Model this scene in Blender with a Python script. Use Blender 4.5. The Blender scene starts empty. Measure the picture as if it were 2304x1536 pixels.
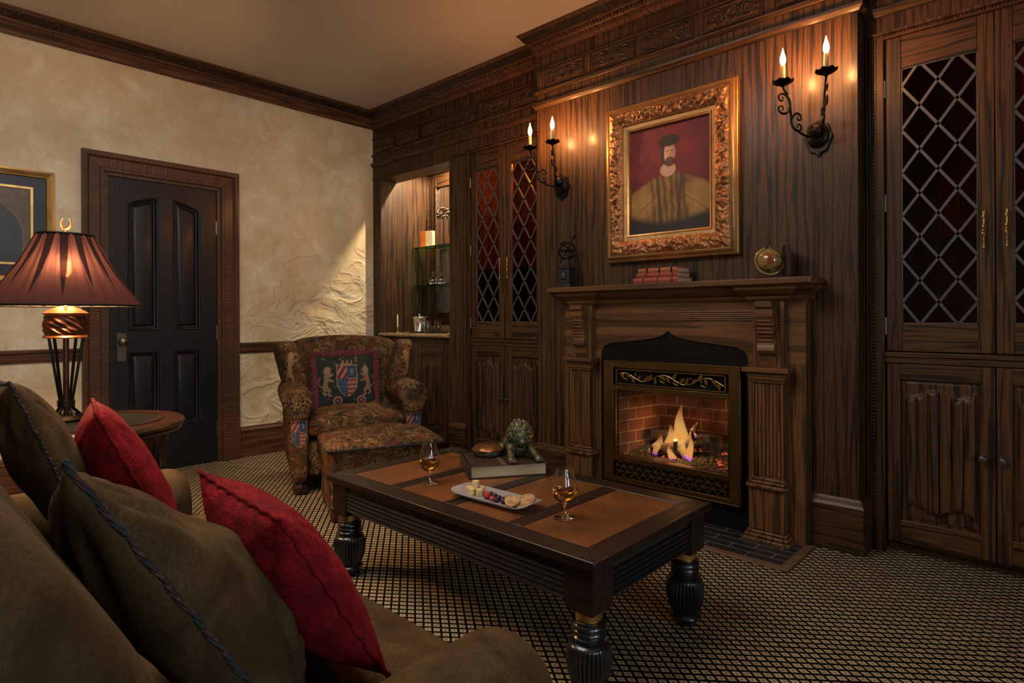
import bpy, bmesh, math, random
import numpy as np
from mathutils import Vector, Matrix, noise as mnoise
random.seed(7)
PI = math.pi
scene = bpy.context.scene
COL = scene.collection

# ------------------------------------------------------------------ mesh builder
class MB:
    def __init__(s): s.v = []; s.f = []; s.m = []
    def add(s, vs, fs, mat=0):
        o = len(s.v); s.v += [tuple(p) for p in vs]
        s.f += [tuple(o+i for i in f) for f in fs]; s.m += [mat]*len(fs); return o
    def box(s, x0, x1, y0, y1, z0, z1, mat=0):
        vs = [(x, y, z) for z in (z0, z1) for y in (y0, y1) for x in (x0, x1)]
        s.add(vs, [(0,2,3,1),(4,5,7,6),(0,1,5,4),(1,3,7,5),(3,2,6,7),(2,0,4,6)], mat); return s
    def prism(s, pts, axis, a, b, mat=0):
        n = len(pts)
        def P(p, t): return {'x': (t, p[0], p[1]), 'y': (p[0], t, p[1]), 'z': (p[0], p[1], t)}[axis]
        vs = [P(p, a) for p in pts]+[P(p, b) for p in pts]
        s.add(vs, [tuple(range(n)), tuple(range(2*n-1, n-1, -1))]+[(i, (i+1) % n, n+(i+1) % n, n+i) for i in range(n)], mat); return s
    def grid(s, fn, nu, nv, cu=False, cv=False, mat=0, capu=False):
        # fn(u,v) u,v in 0..1
        U = nu if cu else nu+1; V = nv if cv else nv+1
        vs = [fn(i/nu, j/nv) for j in range(V) for i in range(U)]
        fs = [(j*U+i, j*U+(i+1) % U, ((j+1) % V)*U+(i+1) % U, ((j+1) % V)*U+i) for j in range(nv) for i in range(nu)]
        if capu and cu:
            fs.append(tuple(range(U))[::-1]); fs.append(tuple((V-1)*U+i for i in range(U)))
        s.add(vs, fs, mat); return s
    def lathe(s, prof, c=(0,0,0), n=24, flute=None, mat=0, cap=True, M=None):
        vs = []; k = len(prof)
        for (r, z) in prof:
            for i in range(n):
                a = 2*PI*i/n; rr = r
                if flute and flute[2] <= z <= flute[3]: rr = r*(1-flute[1]*(0.5+0.5*math.cos(a*flute[0]))**2)
                vs.append(Vector((rr*math.cos(a), rr*math.sin(a), z)))
        if M: vs = [M @ p for p in vs]
        vs = [(p[0]+c[0], p[1]+c[1], p[2]+c[2]) for p in vs]
        fs = [(j*n+i, j*n+(i+1) % n, (j+1)*n+(i+1) % n, (j+1)*n+i) for j in range(k-1) for i in range(n)]
        if cap:
            if prof[0][0] > 1e-6: fs.append(tuple(range(n))[::-1])
            if prof[-1][0] > 1e-6: fs.append(tuple((k-1)*n+i for i in range(n)))
        s.add(vs, fs, mat); return s
    def tube(s, pts, r, n=8, closed=False, mat=0, flat=1.0):
        P = [Vector(p) for p in pts]; k = len(P); vs = []
        up = Vector((0, 0, 1)); prevN = None
        for i in range(k):
            a = P[(i-1) % k] if (closed or i > 0) else P[i]; b = P[(i+1) % k] if (closed or i < k-1) else P[i]
            t = (b-a); t = t.normalized() if t.length > 1e-9 else Vector((0, 0, 1))
            if prevN is None:
                nn = t.cross(up)
                if nn.length < .1: nn = t.cross(Vector((1, 0, 0)))
            else: nn = prevN-t*prevN.dot(t)
            nn.normalize(); prevN = nn; bb = t.cross(nn)
            rr = r[i] if isinstance(r, (list, tuple)) else r
            for j in range(n):
                q = 2*PI*j/n; vs.append(P[i]+nn*(rr*math.cos(q))+bb*(rr*flat*math.sin(q)))
        K = k if closed else k-1
        fs = [(i*n+j, i*n+(j+1) % n, ((i+1) % k)*n+(j+1) % n, ((i+1) % k)*n+j) for i in range(K) for j in range(n)]
        if not closed: fs += [tuple(range(n))[::-1], tuple((k-1)*n+j for j in range(n))]
        s.add(vs, fs, mat); return s
    def ell(s, c, r, nu=16, nv=10, mat=0, M=None, disp=None):
        if not isinstance(r, (tuple, list)): r = (r, r, r)
        vs = []; fs = []
        for j in range(nv+1):
            ph = PI*j/nv-PI/2
            for i in range(nu):
                th = 2*PI*i/nu
                p = Vector((r[0]*math.cos(ph)*math.cos(th), r[1]*math.cos(ph)*math.sin(th), r[2]*math.sin(ph)))
                if disp: p *= 1+disp(p)
                if M: p = M @ p
                vs.append((p[0]+c[0], p[1]+c[1], p[2]+c[2]))
        for j in range(nv):
            for i in range(nu):
                fs.append((j*nu+i, j*nu+(i+1) % nu, (j+1)*nu+(i+1) % nu, (j+1)*nu+i))
        s.add(vs, fs, mat); return s
    def sweep(s, prof, path, side=1, closed=False, mat=0):
        # prof (offset, z); path xy; offset measured to the left (side=1) of travel
        P = [Vector(p) for p in path]; k = len(P); vs = []
        for i in range(k):
            ds = []
            if closed or i > 0: ds.append((P[i]-P[(i-1) % k]).normalized())
            if closed or i < k-1: ds.append((P[(i+1) % k]-P[i]).normalized())
            ns = [Vector((-d.y, d.x))*side for d in ds]
            if len(ns) == 1: m = ns[0]
            else:
                m = (ns[0]+ns[1]); m = m/max(1e-6, (m.length_squared/2)) if m.length > 1e-6 else ns[0]
            for (o, z) in prof: vs.append((P[i].x+m.x*o, P[i].y+m.y*o, z))
        n = len(prof); K = k if closed else k-1
        fs = [(i*n+j, i*n+(j+1) % n, ((i+1) % k)*n+(j+1) % n, ((i+1) % k)*n+j) for i in range(K) for j in range(n)]
        if not closed: fs += [tuple(range(n)), tuple((k-1)*n+j for j in range(n))[::-1]]
        s.add(vs, fs, mat); return s
    def xf(s, M, start=0):
        for i in range(start, len(s.v)): s.v[i] = tuple(M @ Vector(s.v[i]))
        return s

def build(name, mb, mats, parent=None, smooth=35, bevel=0, sub=0, world=False, label=None, seg=2, weld=True, color=None, solid=0):
    v = mb.v
    if parent is not None and world:
        L = Vector((0,0,0)); q = parent
        while q is not None: L = L+q.location; q = q.parent
        v = [(p[0]-L[0], p[1]-L[1], p[2]-L[2]) for p in v]
    me = bpy.data.meshes.new(name); me.from_pydata(v, [], mb.f)
    if not isinstance(mats, (list, tuple)): mats = [mats]
    for m in mats: me.materials.append(m)
    for i, p in enumerate(me.polygons): p.material_index = min(mb.m[i], len(mats)-1)
    bm = bmesh.new(); bm.from_mesh(me)
    if weld: bmesh.ops.remove_doubles(bm, verts=bm.verts, dist=1e-5)
    bmesh.ops.recalc_face_normals(bm, faces=bm.faces)
    bm.to_mesh(me); bm.free()
    if color:
        ca = me.color_attributes.new('Col', 'FLOAT_COLOR', 'POINT')
        arr = np.ones(len(me.vertices)*4, dtype=np.float32)
        for i, vv in enumerate(me.vertices):
            c = color(vv.co); arr[4*i:4*i+3] = c[:3]
        ca.data.foreach_set('color', arr)
    if smooth:
        for p in me.polygons: p.use_smooth = True
        me.set_sharp_from_angle(angle=math.radians(smooth))
    o = bpy.data.objects.new(name, me); COL.objects.link(o)
    if parent is not None: o.parent = parent
    if bevel:
        b = o.modifiers.new('b', 'BEVEL'); b.width = bevel; b.segments = seg; b.limit_method = 'ANGLE'; b.angle_limit = math.radians(40)
        b.harden_normals = False
    if solid:
        b = o.modifiers.new('s', 'SOLIDIFY'); b.thickness = solid; b.offset = 0
    if sub:
        b = o.modifiers.new('u', 'SUBSURF'); b.levels = sub; b.render_levels = sub
    if label: o['label'] = label
    return o
def thing(name, label, cat, loc=(0,0,0), rz=0, group=None):
    o = bpy.data.objects.new(name, None); COL.objects.link(o)
    o.empty_display_size = .1; o.location = loc; o.rotation_euler = (0, 0, rz)
    return tag(o, label, cat, group)
def tag(o, label, cat, group=None):
    o['label'] = label; o['category'] = cat
    if group: o['group'] = group
    return o
def struct(o): o['kind'] = 'structure'; return o
def dup(root, loc, rz=None, label=None):
    r = root.copy(); COL.objects.link(r); r.location = loc
    if rz is not None: r.rotation_euler = (0, 0, rz)
    if label: r['label'] = label
    def rec(a, b):
        for ch in list(a.children):
            if ch == b: continue
            c = ch.copy(); COL.objects.link(c); c.parent = b; rec(ch, c)
    rec(root, r); return r

# ------------------------------------------------------------------ materials
class NT:
    def __init__(s, name):
        s.m = bpy.data.materials.new(name); s.m.use_nodes = True
        s.t = s.m.node_tree; s.t.nodes.clear()
        s.out = s.t.nodes.new('ShaderNodeOutputMaterial')
    def n(s, typ, ins=None, **kw):
        nd = s.t.nodes.new('ShaderNode'+typ)
        for k, v in kw.items(): setattr(nd, k, v)
        for k, v in (ins or {}).items(): s.set(nd.inputs[k], v)
        return nd
    def set(s, inp, v):
        if isinstance(v, bpy.types.NodeSocket): s.t.links.new(v, inp)
        elif isinstance(v, bpy.types.Node): s.t.links.new(v.outputs[0], inp)
        else:
            if isinstance(v, (tuple, list)) and len(v) == 3 and inp.type == 'RGBA': v = (*v, 1)
            inp.default_value = v
    def math(s, op, a, b=0.0, c=0.0, clamp=False):
        nd = s.t.nodes.new('ShaderNodeMath'); nd.operation = op; nd.use_clamp = clamp
        s.set(nd.inputs[0], a); s.set(nd.inputs[1], b); s.set(nd.inputs[2], c); return nd.outputs[0]
    def mix(s, f, a, b, mode='MIX'):
        nd = s.t.nodes.new('ShaderNodeMix'); nd.data_type = 'RGBA'; nd.blend_type = mode
        s.set(nd.inputs[0], f); s.set(nd.inputs[6], a); s.set(nd.inputs[7], b); return nd.outputs[2]
    def ramp(s, f, stops, interp='LINEAR'):
        nd = s.t.nodes.new('ShaderNodeValToRGB'); s.set(nd.inputs[0], f); cr = nd.color_ramp; cr.interpolation = interp
        while len(cr.elements) < len(stops): cr.elements.new(.5)
        for e, (p, c) in zip(cr.elements, stops):
            e.position = p; e.color = (*c, 1) if isinstance(c, (tuple, list)) else (c, c, c, 1)
        return nd.outputs[0]
    def co(s, scale=(1,1,1), rot=(0,0,0), kind='Object', loc=(0,0,0)):
        t = s.n('TexCoord').outputs[kind]
        return s.n('Mapping', {'Vector': t, 'Scale': scale, 'Rotation': rot, 'Location': loc}).outputs[0]
    def noise(s, vec, scale=5, detail=2, rough=.5, dist=0):
        return s.n('TexNoise', {'Vector': vec, 'Scale': scale, 'Detail': detail, 'Roughness': rough, 'Distortion': dist}).outputs[0]
    def bump(s, h, strength=.3, dist=.01, nrm=None):
        d = {'Height': h, 'Strength': strength, 'Distance': dist}
        if nrm is not None: d['Normal'] = nrm
        return s.n('Bump', d).outputs[0]
    def bsdf(s, color=(.5,.5,.5), rough=.5, metal=0, normal=None, **kw):
        b = s.n('BsdfPrincipled'); s.b = b
        s.set(b.inputs['Base Color'], color); s.set(b.inputs['Roughness'], rough); s.set(b.inputs['Metallic'], metal)
        if normal is not None: s.set(b.inputs['Normal'], normal)
        for k, v in kw.items(): s.set(b.inputs[k.replace('_', ' ')], v)
        s.t.links.new(b.outputs[0], s.out.inputs[0]); return s.m
def simple(name, c, rough=.5, metal=0, bumpscale=0, bstr=.2, var=.0, **kw):
    t = NT(name); nrm = None; col = c
    if bumpscale: nrm = t.bump(t.noise(t.co(), bumpscale, 3), bstr, .003)
    if var:
        f = t.noise(t.co(), 9, 3)
        col = t.mix(f, tuple(x*(1-var) for x in c), tuple(min(1, x*(1+var)) for x in c))
    return t.bsdf(col, rough, metal, nrm, **kw)
def wood(name, dark, light, axis='z', s=1.0, rough=.44, coat=.15, lines=.6, wscale=9.0, dist=7.0, dsc=3.4):
    t = NT(name)
    st = .055
    sc = {'z': (1,1,st), 'x': (st,1,1), 'y': (1,st,1)}[axis]
    sc = tuple(a*s for a in sc)
    rot = {'z': (0,0,.62), 'x': (.62,0,0), 'y': (0,.62,0)}[axis]
    # rotate first about the grain axis so either face shows the figure
    tc = t.n('TexCoord').outputs['Object']
    r = t.n('Mapping', {'Vector': tc, 'Rotation': rot}).outputs[0]
    p = t.n('Mapping', {'Vector': r, 'Scale': sc}).outputs[0]
    bd = 'Y' if axis == 'x' else 'X'
    w = t.n('TexWave', {'Vector': p, 'Scale': wscale, 'Distortion': dist, 'Detail': 1.6, 'Detail Scale': dsc, 'Detail Roughness': .45}, wave_type='BANDS', bands_direction=bd, wave_profile='SIN').outputs[0]
    lo = t.noise(p, 2.2, 2)
    sc2 = {'z': (90,90,3), 'x': (3,90,90), 'y': (90,3,90)}[axis]
    pores = t.noise(t.n('Mapping', {'Vector': tc, 'Scale': sc2}).outputs[0], 1.6*s, 2, .6)
    g = t.ramp(w, [(0, .0), (.10, .25), (.35, .85), (.7, 1.0), (1, .8)])
    c = t.mix(g, dark, light)
    c = t.mix(t.math('MULTIPLY', lines, t.ramp(pores, [(.36, 1.0), (.56, 0.0)])), c, tuple(x*.35 for x in dark))
    c = t.mix(t.math('MULTIPLY', .5, lo), c, tuple(x*.5 for x in light), 'MULTIPLY') if False else t.mix(t.ramp(lo, [(.35, .5), (.65, 0.0)]), c, dark)
    h = t.math('ADD', t.math('MULTIPLY', g, .5), t.math('MULTIPLY', pores, .6))
    return t.bsdf(c, t.math('ADD', rough, t.math('MULTIPLY', pores, .18)), 0, t.bump(h, .25, .002), Coat_Weight=coat, Coat_Roughness=.2, Specular_IOR_Level=.35)
OD, OL = (.013,.0055,.0022), (.115,.050,.0165)
oak_v = wood('oak_vertical', OD, OL, 'z')
oak_h = wood('oak_horizontal', OD, OL, 'x')
oak_y = wood('oak_depth', OD, OL, 'y')
man_v = wood('mantel_oak_vertical', (.050,.021,.007), (.22,.092,.030), 'z', wscale=7)
man_h = wood('mantel_oak_horizontal', (.065,.027,.009), (.19,.080,.026), 'x', wscale=5, lines=.4)
cas_v = wood('casing_wood_vertical', (.05,.019,.009), (.17,.072,.034), 'z', rough=.4)
cas_y = wood('casing_wood_depth', (.05,.019,.009), (.17,.072,.034), 'y', rough=.4)
black_door = wood('black_door_paint', (.003,.004,.007), (.007,.007,.011), 'z', rough=.36, coat=.12, lines=.4)
tab_wood = wood('table_dark_wood', (.007,.003,.0025), (.020,.008,.006), 'x', rough=.34, coat=.2, lines=.4)
tab_black = simple('table_black_lacquer', (.009,.009,.011), .3, 0, 60, .15, Coat_Weight=.5, Coat_Roughness=.15)
red_wood = wood('reddish_mahogany', (.014,.005,.003), (.050,.015,.008), 'z', rough=.28, coat=.3, lines=.3)
brass = simple('antique_brass', (.55,.36,.13), .34, 1, 40, .2, .35)
knob_metal = simple('tarnished_knob_metal', (.16,.13,.10), .35, 1, 50, .2, .3)
vine_brass = simple('vine_brass', (.34,.22,.085), .38, 1, 40, .2, .3)
brass_dk = simple('darkened_brass', (.17,.105,.04), .4, 1, 40, .25, .4)
iron = simple('wrought_iron', (.02,.016,.014), .38, .8, 80, .3, .3)
t = NT('verdigris_bronze'); f = t.noise(t.co(), 55, 3, .6); bronze = t.bsdf(t.ramp(f, [(.35, (.012,.014,.008)), (.48, (.075,.085,.05)), (.56, (.16,.12,.04)), (.66, (.10,.13,.09))]), .42, .45, t.bump(f, .6, .003))
silver = simple('polished_silver', (.88,.88,.88), .26, 1)
steel = simple('hinge_steel', (.4,.4,.42), .3, 1)
blackmetal = simple('black_metal', (.004,.004,.005), .5, 0, 120, .15, Specular_IOR_Level=.2)
lead = simple('lead_came', (.10,.10,.115), .42, .5, 90, .2)
ivory = simple('candle_sleeve', (.45,.36,.22), .5, 0, 60, .2)
cream_page = simple('paper_edges', (.42,.33,.22), .8, 0, 0, 0, .2)

def emis(name, c, st, falloff=False):
    t = NT(name); e = t.n('Emission', {'Color': (*c, 1), 'Strength': st}); t.t.links.new(e.outputs[0], t.out.inputs[0]); return t.m

def carved(name, base, hi, scale=38, rough=.4, metal=0, dist=.012):
    t = NT(name); p = t.co()
    n1 = t.noise(p, scale, 2, .5, 2.2)
    r = t.ramp(n1, [(.40, 0.0), (.5, 1.0), (.60, 0.15)])
    n2 = t.noise(p, scale*2.3, 2, .5, 1.0)
    h = t.math('ADD', r, t.math('MULTIPLY', n2, .6))
    return t.bsdf(t.mix(r, base, hi), rough, metal, t.bump(h, 1.0, dist), Coat_Weight=.2 if metal < .5 else 0)
carve_oak = carved('carved_oak', (.012,.006,.004), (.075,.034,.017), 34, dist=.008)
carve_gold = carved('carved_gilt', (.10,.045,.02), (.46,.25,.11), 42, .38, .75, .012)
gilt = simple('gilt', (.42,.24,.10), .38, .8, 50, .4, .5)
gilt2 = simple('bright_gilt', (.55,.36,.14), .35, .85, 50, .2, .4)

# plaster
t = NT('mottled_cream_plaster'); p = t.co()
a = t.noise(p, 1.9, 5, .62, .3); b2 = t.noise(p, 4.5, 6, .68, .5); c3 = t.noise(p, 12, 4, .65, .6)
c = t.mix(t.ramp(a, [(.35, 0.0), (.62, 1.0)]), (.60,.49,.30), (.74,.67,.51))
c = t.mix(t.ramp(b2, [(.42, .6), (.60, 0.0)]), c, (.52,.40,.22))
c = t.mix(t.ramp(c3, [(.55, 0.0), (.75, .35)]), c, (.76,.71,.58))
sp = t.co((1,1,1.5))
ridge = t.noise(sp, 3.4, 4, .5, 1.1)
rr_ = t.ramp(ridge, [(.28, 0.0), (.46, .8), (.52, 1.0), (.56, .5), (.75, .2)])
gz = t.n('SeparateXYZ', {'Vector': t.n('TexCoord').outputs['Object']})
low = t.math('SUBTRACT', 1.0, t.math('MULTIPLY', t.math('SUBTRACT', gz.outputs[2], .9), .8), clamp=True)
amp = t.math('ADD', .03, t.math('MULTIPLY', t.math('MULTIPLY', low, t.math('ADD', .15, t.math('SUBTRACT', gz.outputs[1], 1.8), clamp=True)), .9))
h = t.math('ADD', t.math('MULTIPLY', rr_, amp), t.math('MULTIPLY', b2, .22))
plaster = t.bsdf(c, .75, 0, t.bump(h, .6, .045))
t = NT('ceiling_paint'); f = t.noise(t.co(), 1.2, 3)
ceil_m = t.bsdf(t.mix(f, (.50,.45,.42), (.57,.52,.49)), .6)

# carpet
t = NT('lattice_carpet')
tc = t.n('TexCoord').outputs['Object']; sx = t.n('SeparateXYZ', {'Vector': tc})
X = t.math('DIVIDE', sx.outputs[0], .0245*2); Y = t.math('DIVIDE', sx.outputs[1], .019*2)
wob = t.math('MULTIPLY', t.math('SUBTRACT', t.noise(t.co(), 90, 2), .5), .12)
P_ = t.math('ADD', t.math('ADD', X, Y), wob); Q_ = t.math('ADD', t.math('SUBTRACT', X, Y), wob)
def cell(v): return t.math('ABSOLUTE', t.math('SUBTRACT', t.math('FRACT', v), .5))
cp, cq = cell(P_), cell(Q_)
line = t.math('MAXIMUM', t.math('GREATER_THAN', cp, .365), t.math('GREATER_THAN', cq, .325))
dot = t.math('MULTIPLY', t.math('LESS_THAN', cp, .09), t.math('LESS_THAN', cq, .09))
wn = t.n('TexWhiteNoise', {'Vector': t.n('CombineXYZ', {'X': t.math('FLOOR', P_), 'Y': t.math('FLOOR', Q_), 'Z': 0.0})}, noise_dimensions='3D')
base = t.mix(wn.outputs[0], (.36,.29,.17), (.50,.41,.255))
fuzz = t.noise(t.co(), 420, 2)
base = t.mix(t.math('MULTIPLY', fuzz, .55), base, (.16,.11,.06))
base = t.mix(dot, base, t.mix(wn.outputs[0], (.12,.02,.01), (.03,.015,.01)))
base = t.mix(line, base, (.004,.002,.0015))
hh = t.math('ADD', t.math('MULTIPLY', t.math('SUBTRACT', 1.0, line), .6), t.math('MULTIPLY', fuzz, .7))
carpet = t.bsdf(base, .95, 0, t.bump(hh, .6, .004), Specular_IOR_Level=.1)

# upholstery
def velvet(name, c1, c2, st=.5, sc=7, streak=False):
    t = NT(name)
    f = t.noise(t.co(), sc, 4, .6, .8)
    fine = t.noise(t.co((1,1,1) if not streak else (.25,1,1.6)), 160 if not streak else 130, 3, .75)
    col = t.mix(t.ramp(f, [(.35, 0.0), (.68, 1.0)]), c1, c2)
    col = t.mix(t.math('MULTIPLY', t.ramp(fine, [(.35, 0.0), (.65, 1.0)]), .5 if not streak else .75), col, tuple(x*.5 for x in c1))
    h = t.math('ADD', t.math('MULTIPLY', f, 1.2), t.math('MULTIPLY', fine, .35 if not streak else .8))
    return t.bsdf(col, .85, 0, t.bump(h, .5, .008), Specular_IOR_Level=.12, Sheen_Weight=st, Sheen_Roughness=.4, Sheen_Tint=(*[min(1, x*2.5) for x in c2], 1))
olive = velvet('olive_brown_velvet', (.048,.027,.010), (.122,.073,.031), .10)
redchen = velvet('red_chenille', (.12,.004,.007), (.36,.012,.018), .08, 12, True)
t = NT('woven_tapestry_cord')
f = t.noise(t.co(), 55, 2); wv = t.n('TexWave', {'Vector': t.co(), 'Scale': 70.0, 'Distortion': 2.0}, bands_direction='DIAGONAL').outputs[0]
cc = t.ramp(f, [(.3, (.012,.018,.03)), (.42, (.022,.036,.032)), (.5, (.012,.014,.024)), (.56, (.085,.014,.02)), (.66, (.085,.075,.055))])
cord = t.bsdf(t.mix(t.math('MULTIPLY', wv, .5), cc, (.01,.01,.015)), .8, 0, t.bump(wv, .7, .004))
# tapestry
def tapestry(name, attr=False):
    t = NT(name)
    p = t.co()
    a = t.noise(p, 11, 4, .62, 1.6); b = t.noise(p, 22, 3, .6, 1.4); d = t.noise(t.co(loc=(3,1,2)), 9, 2, .5, 1.0)
    fine = t.noise(p, 260, 2, .6)
    c = t.ramp(a, [(.30, (.010,.014,.020)), (.42, (.030,.024,.012)), (.48, (.10,.058,.024)), (.53, (.030,.022,.010)), (.60, (.14,.068,.028)), (.70, (.018,.024,.018))])
    r = t.ramp(b, [(.42, 0.0), (.47, 1.0), (.53, 0.0)])
    c = t.mix(t.math('MULTIPLY', r, t.ramp(d, [(.40, 0.0), (.55, .9)])), c, (.36,.20,.08))
    c = t.mix(t.math('MULTIPLY', t.ramp(b, [(.56, 0.0), (.62, 1.0)]), t.ramp(d, [(.45, .9), (.52, 0.0)])), c, (.20,.028,.02))
    c = t.mix(t.math('MULTIPLY', fine, .45), c, (.008,.007,.006))
    if attr:
        vc = t.n('VertexColor', layer_name='Col').outputs[0]
        s2 = t.n('SeparateColor', {'Color': vc}); 
        m = t.math('GREATER_THAN', t.math('ADD', t.math('ADD', s2.outputs[0], s2.outputs[1]), s2.outputs[2]), .004)
        c = t.mix(m, c, t.mix(t.math('MULTIPLY', fine, .6), vc, (.01,.008,.006)))
    return t.bsdf(c, .92, 0, t.bump(t.math('ADD', fine, a), .5, .003), Specular_IOR_Level=.12)
tap = tapestry('tapestry_fabric'); tapa = tapestry('tapestry_fabric_figured', True)
def paint_mat(name, rough=.6):
    t = NT(name); vc = t.n('VertexColor', layer_name='Col').outputs[0]
    f = t.noise(t.co(), 140, 2)
    return t.bsdf(t.mix(t.math('MULTIPLY', f, .35), vc, (.01,.008,.006)), rough, 0, t.bump(f, .25, .002))
# glass
def glassm(name, c=(1,1,1), rough=.0, ior=1.45):
    t = NT(name); return t.bsdf(c, rough, 0, None, Transmission_Weight=1.0, IOR=ior)
clear = glassm('clear_glass')
brandy_m = glassm('amber_brandy', (.9,.42,.04), 0, 1.36)
t = NT('amber_ruby_glass')
p = t.co(); nn = t.noise(p, 22, 3, .6, 1.5)
tr = t.n('BsdfTransparent', {'Color': t.mix(nn, (.50,.06,.02), (.85,.50,.12))}); gl = t.n('BsdfGlossy', {'Color': (1,1,1,1), 'Roughness': .04})
ms = t.n('MixShader', {0: t.math('MULTIPLY', t.n('Fresnel', {'IOR': 1.35}).outputs[0], .4), 1: tr.outputs[0], 2: gl.outputs[0]})
t.t.links.new(ms.outputs[0], t.out.inputs[0]); ruby = t.m
t = NT('thin_clear_glass')
tr = t.n('BsdfTransparent', {'Color': (.93,.96,.94,1)}); gl = t.n('BsdfGlossy', {'Color': (1,1,1,1), 'Roughness': .02})
ms = t.n('MixShader', {0: t.n('Fresnel', {'IOR': 1.45}).outputs[0], 1: tr.outputs[0], 2: gl.outputs[0]})
t.t.links.new(ms.outputs[0], t.out.inputs[0]); thin = t.m
t = NT('mirror'); mirror = t.bsdf((.75,.75,.73), .03, 1)
t = NT('green_shelf_glass')
tr = t.n('BsdfTransparent', {'Color': (.80,.93,.86,1)}); gl = t.n('BsdfGlossy', {'Color': (.7,1,.85,1), 'Roughness': .05})
ms = t.n('MixShader', {0: t.n('Fresnel', {'IOR': 1.6}).outputs[0], 1: tr.outputs[0], 2: gl.outputs[0]})
t.t.links.new(ms.outputs[0], t.out.inputs[0]); shelfg = t.m
# granite, tile, brick
t = NT('granite'); f = t.noise(t.co(), 70, 4, .7); g = t.n('TexVoronoi', {'Vector': t.co(), 'Scale': 120.0}).outputs['Color']
granite = t.bsdf(t.mix(.35, t.ramp(f, [(.35, (.05,.03,.02)), (.5, (.32,.20,.10)), (.65, (.50,.38,.24))]), g, 'MULTIPLY'), .15)
t = NT('slate_tile')
bt = t.n('TexBrick', {'Vector': t.co(), 'Color1': (.012,.013,.016,1), 'Color2': (.02,.02,.024,1), 'Mortar': (.22,.20,.18,1), 'Scale': 1.0, 'Mortar Size': .0022, 'Brick Width': .20, 'Row Height': .062, 'Mortar Smooth': .1}, offset=.5)
slate = t.bsdf(bt.outputs[0], .35, 0, t.bump(t.math('MULTIPLY', bt.outputs[1], -1.0), .4, .002))
t = NT('firebrick')
tc = t.n('TexCoord').outputs['Object']; s3 = t.n('SeparateXYZ', {'Vector': tc})
vv = t.n('CombineXYZ', {'X': t.math('ADD', s3.outputs[0], s3.outputs[1]), 'Y': s3.outputs[2], 'Z': 0.0}).outputs[0]
bt = t.n('TexBrick', {'Vector': vv, 'Color1': (.17,.055,.034,1), 'Color2': (.10,.035,.024,1), 'Mortar': (.32,.24,.18,1), 'Scale': 1.0, 'Mortar Size': .004, 'Brick Width': .155, 'Row Height': .068, 'Mortar Smooth': .2}, offset=.5)
soot = t.noise(t.co(), 5, 3)
brick = t.bsdf(t.mix(t.ramp(soot, [(.45, 0.0), (.62, .75)]), bt.outputs[0], (.03,.018,.014)), .85, 0, t.bump(t.math('ADD', t.math('MULTIPLY', bt.outputs[1], -1.0), t.math('MULTIPLY', t.noise(t.co(), 60, 3), .3)), .6, .006))
t = NT('tan_leather'); f = t.noise(t.co(), 5, 4, .6); g = t.noise(t.co(), 200, 2)
leather = t.bsdf(t.mix(t.ramp(f, [(.3, 0.0), (.7, 1.0)]), (.065,.022,.006), (.20,.068,.017)), .38, 0, t.bump(g, .2, .002), Coat_Weight=.25, Coat_Roughness=.25)
# ------------------------------------------------------------------ room shell
WX, WY, BY, CZ = -4.8, 3.25, 3.11, 3.0
m = MB(); m.box(-5.0, 2.8, -2.6, 4.1, -.08, 0); struct(build('floor', m, carpet))
m = MB(); m.box(-5.0, 2.8, -2.6, 4.1, CZ, CZ+.1); struct(build('ceiling', m, ceil_m))
m = MB()
m.box(-4.95, WX, -2.4, 1.10, 0, CZ); m.box(-4.95, WX, 1.87, 4.0, 0, CZ); m.box(-4.95, WX, 1.10, 1.87, 2.10, CZ)
struct(build('wall_left', m, plaster))
m = MB(); m.box(-5.0, -4.96, .9, 2.1, 0, 2.3); struct(build('wall_beyond_door', m, blackmetal))
m = MB(); m.box(-4.95, 2.75, -2.55, -2.4, 0, CZ); struct(build('wall_front', m, plaster))
# right wall with two tall windows
m = MB(); W = [(-1.75, -.75), (.35, 1.35)]
ys = [-2.4, W[0][0], W[0][1], W[1][0], W[1][1], 4.0]
for i in (0, 2, 4): m.box(2.6, 2.75, ys[i], ys[i+1], 0, CZ)
for a, b in W: m.box(2.6, 2.75, a, b, 0, .55); m.box(2.6, 2.75, a, b, 2.45, CZ)
struct(build('wall_right', m, plaster))
for k, (a, b) in enumerate(W):
    m = MB(); e = .05
    for (p, q, r, s_) in ((a, a+e, .55, 2.45), (b-e, b, .55, 2.45), (a+e, b-e, .55, .6), (a+e, b-e, 2.4, 2.45), (a+e, b-e, 1.48, 1.52)): m.box(2.62, 2.68, p, q, r, s_)
    w = struct(build('window_%d' % (k+1), m, cas_v, bevel=.004))
    m = MB(); m.box(2.645, 2.65, a+e, b-e, .6, 2.4); build('pane', m, thin, w)
# back wall panelling
AL0, AL1, AT = -4.673, -3.719, 2.371
m = MB(); m.box(WX, -2.65, WY, 3.445, 2.42, CZ); m.box(WX, -3.51, WY, 3.445, AT, 2.42); struct(build('wall_back_header', m, oak_v, weld=False))
m = MB(); m.box(WX, AL0, WY, 3.30, 0, AT); struct(build('wall_back_stile', m, oak_v))
m = MB(); m.box(AL1, -3.512, WY, 3.30, 0, AT); struct(build('wall_back_stile', m, oak_v))
m = MB(); m.box(-2.65, -2.09, BY, 3.30, 0, CZ); m.box(-1.20, -.72, BY, 3.30, 0, CZ); m.box(-2.09, -1.20, BY, 3.30, 1.02, CZ); struct(build('wall_chimney_breast', m, oak_v, weld=False))
m = MB(); m.box(-.72, 2.6, WY, 3.30, 2.42, CZ); struct(build('wall_back_header', m, oak_v))
m = MB(); m.box(.245, 2.6, WY, 3.30, 0, 2.42); struct(build('wall_back_stile', m, oak_v))
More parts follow.
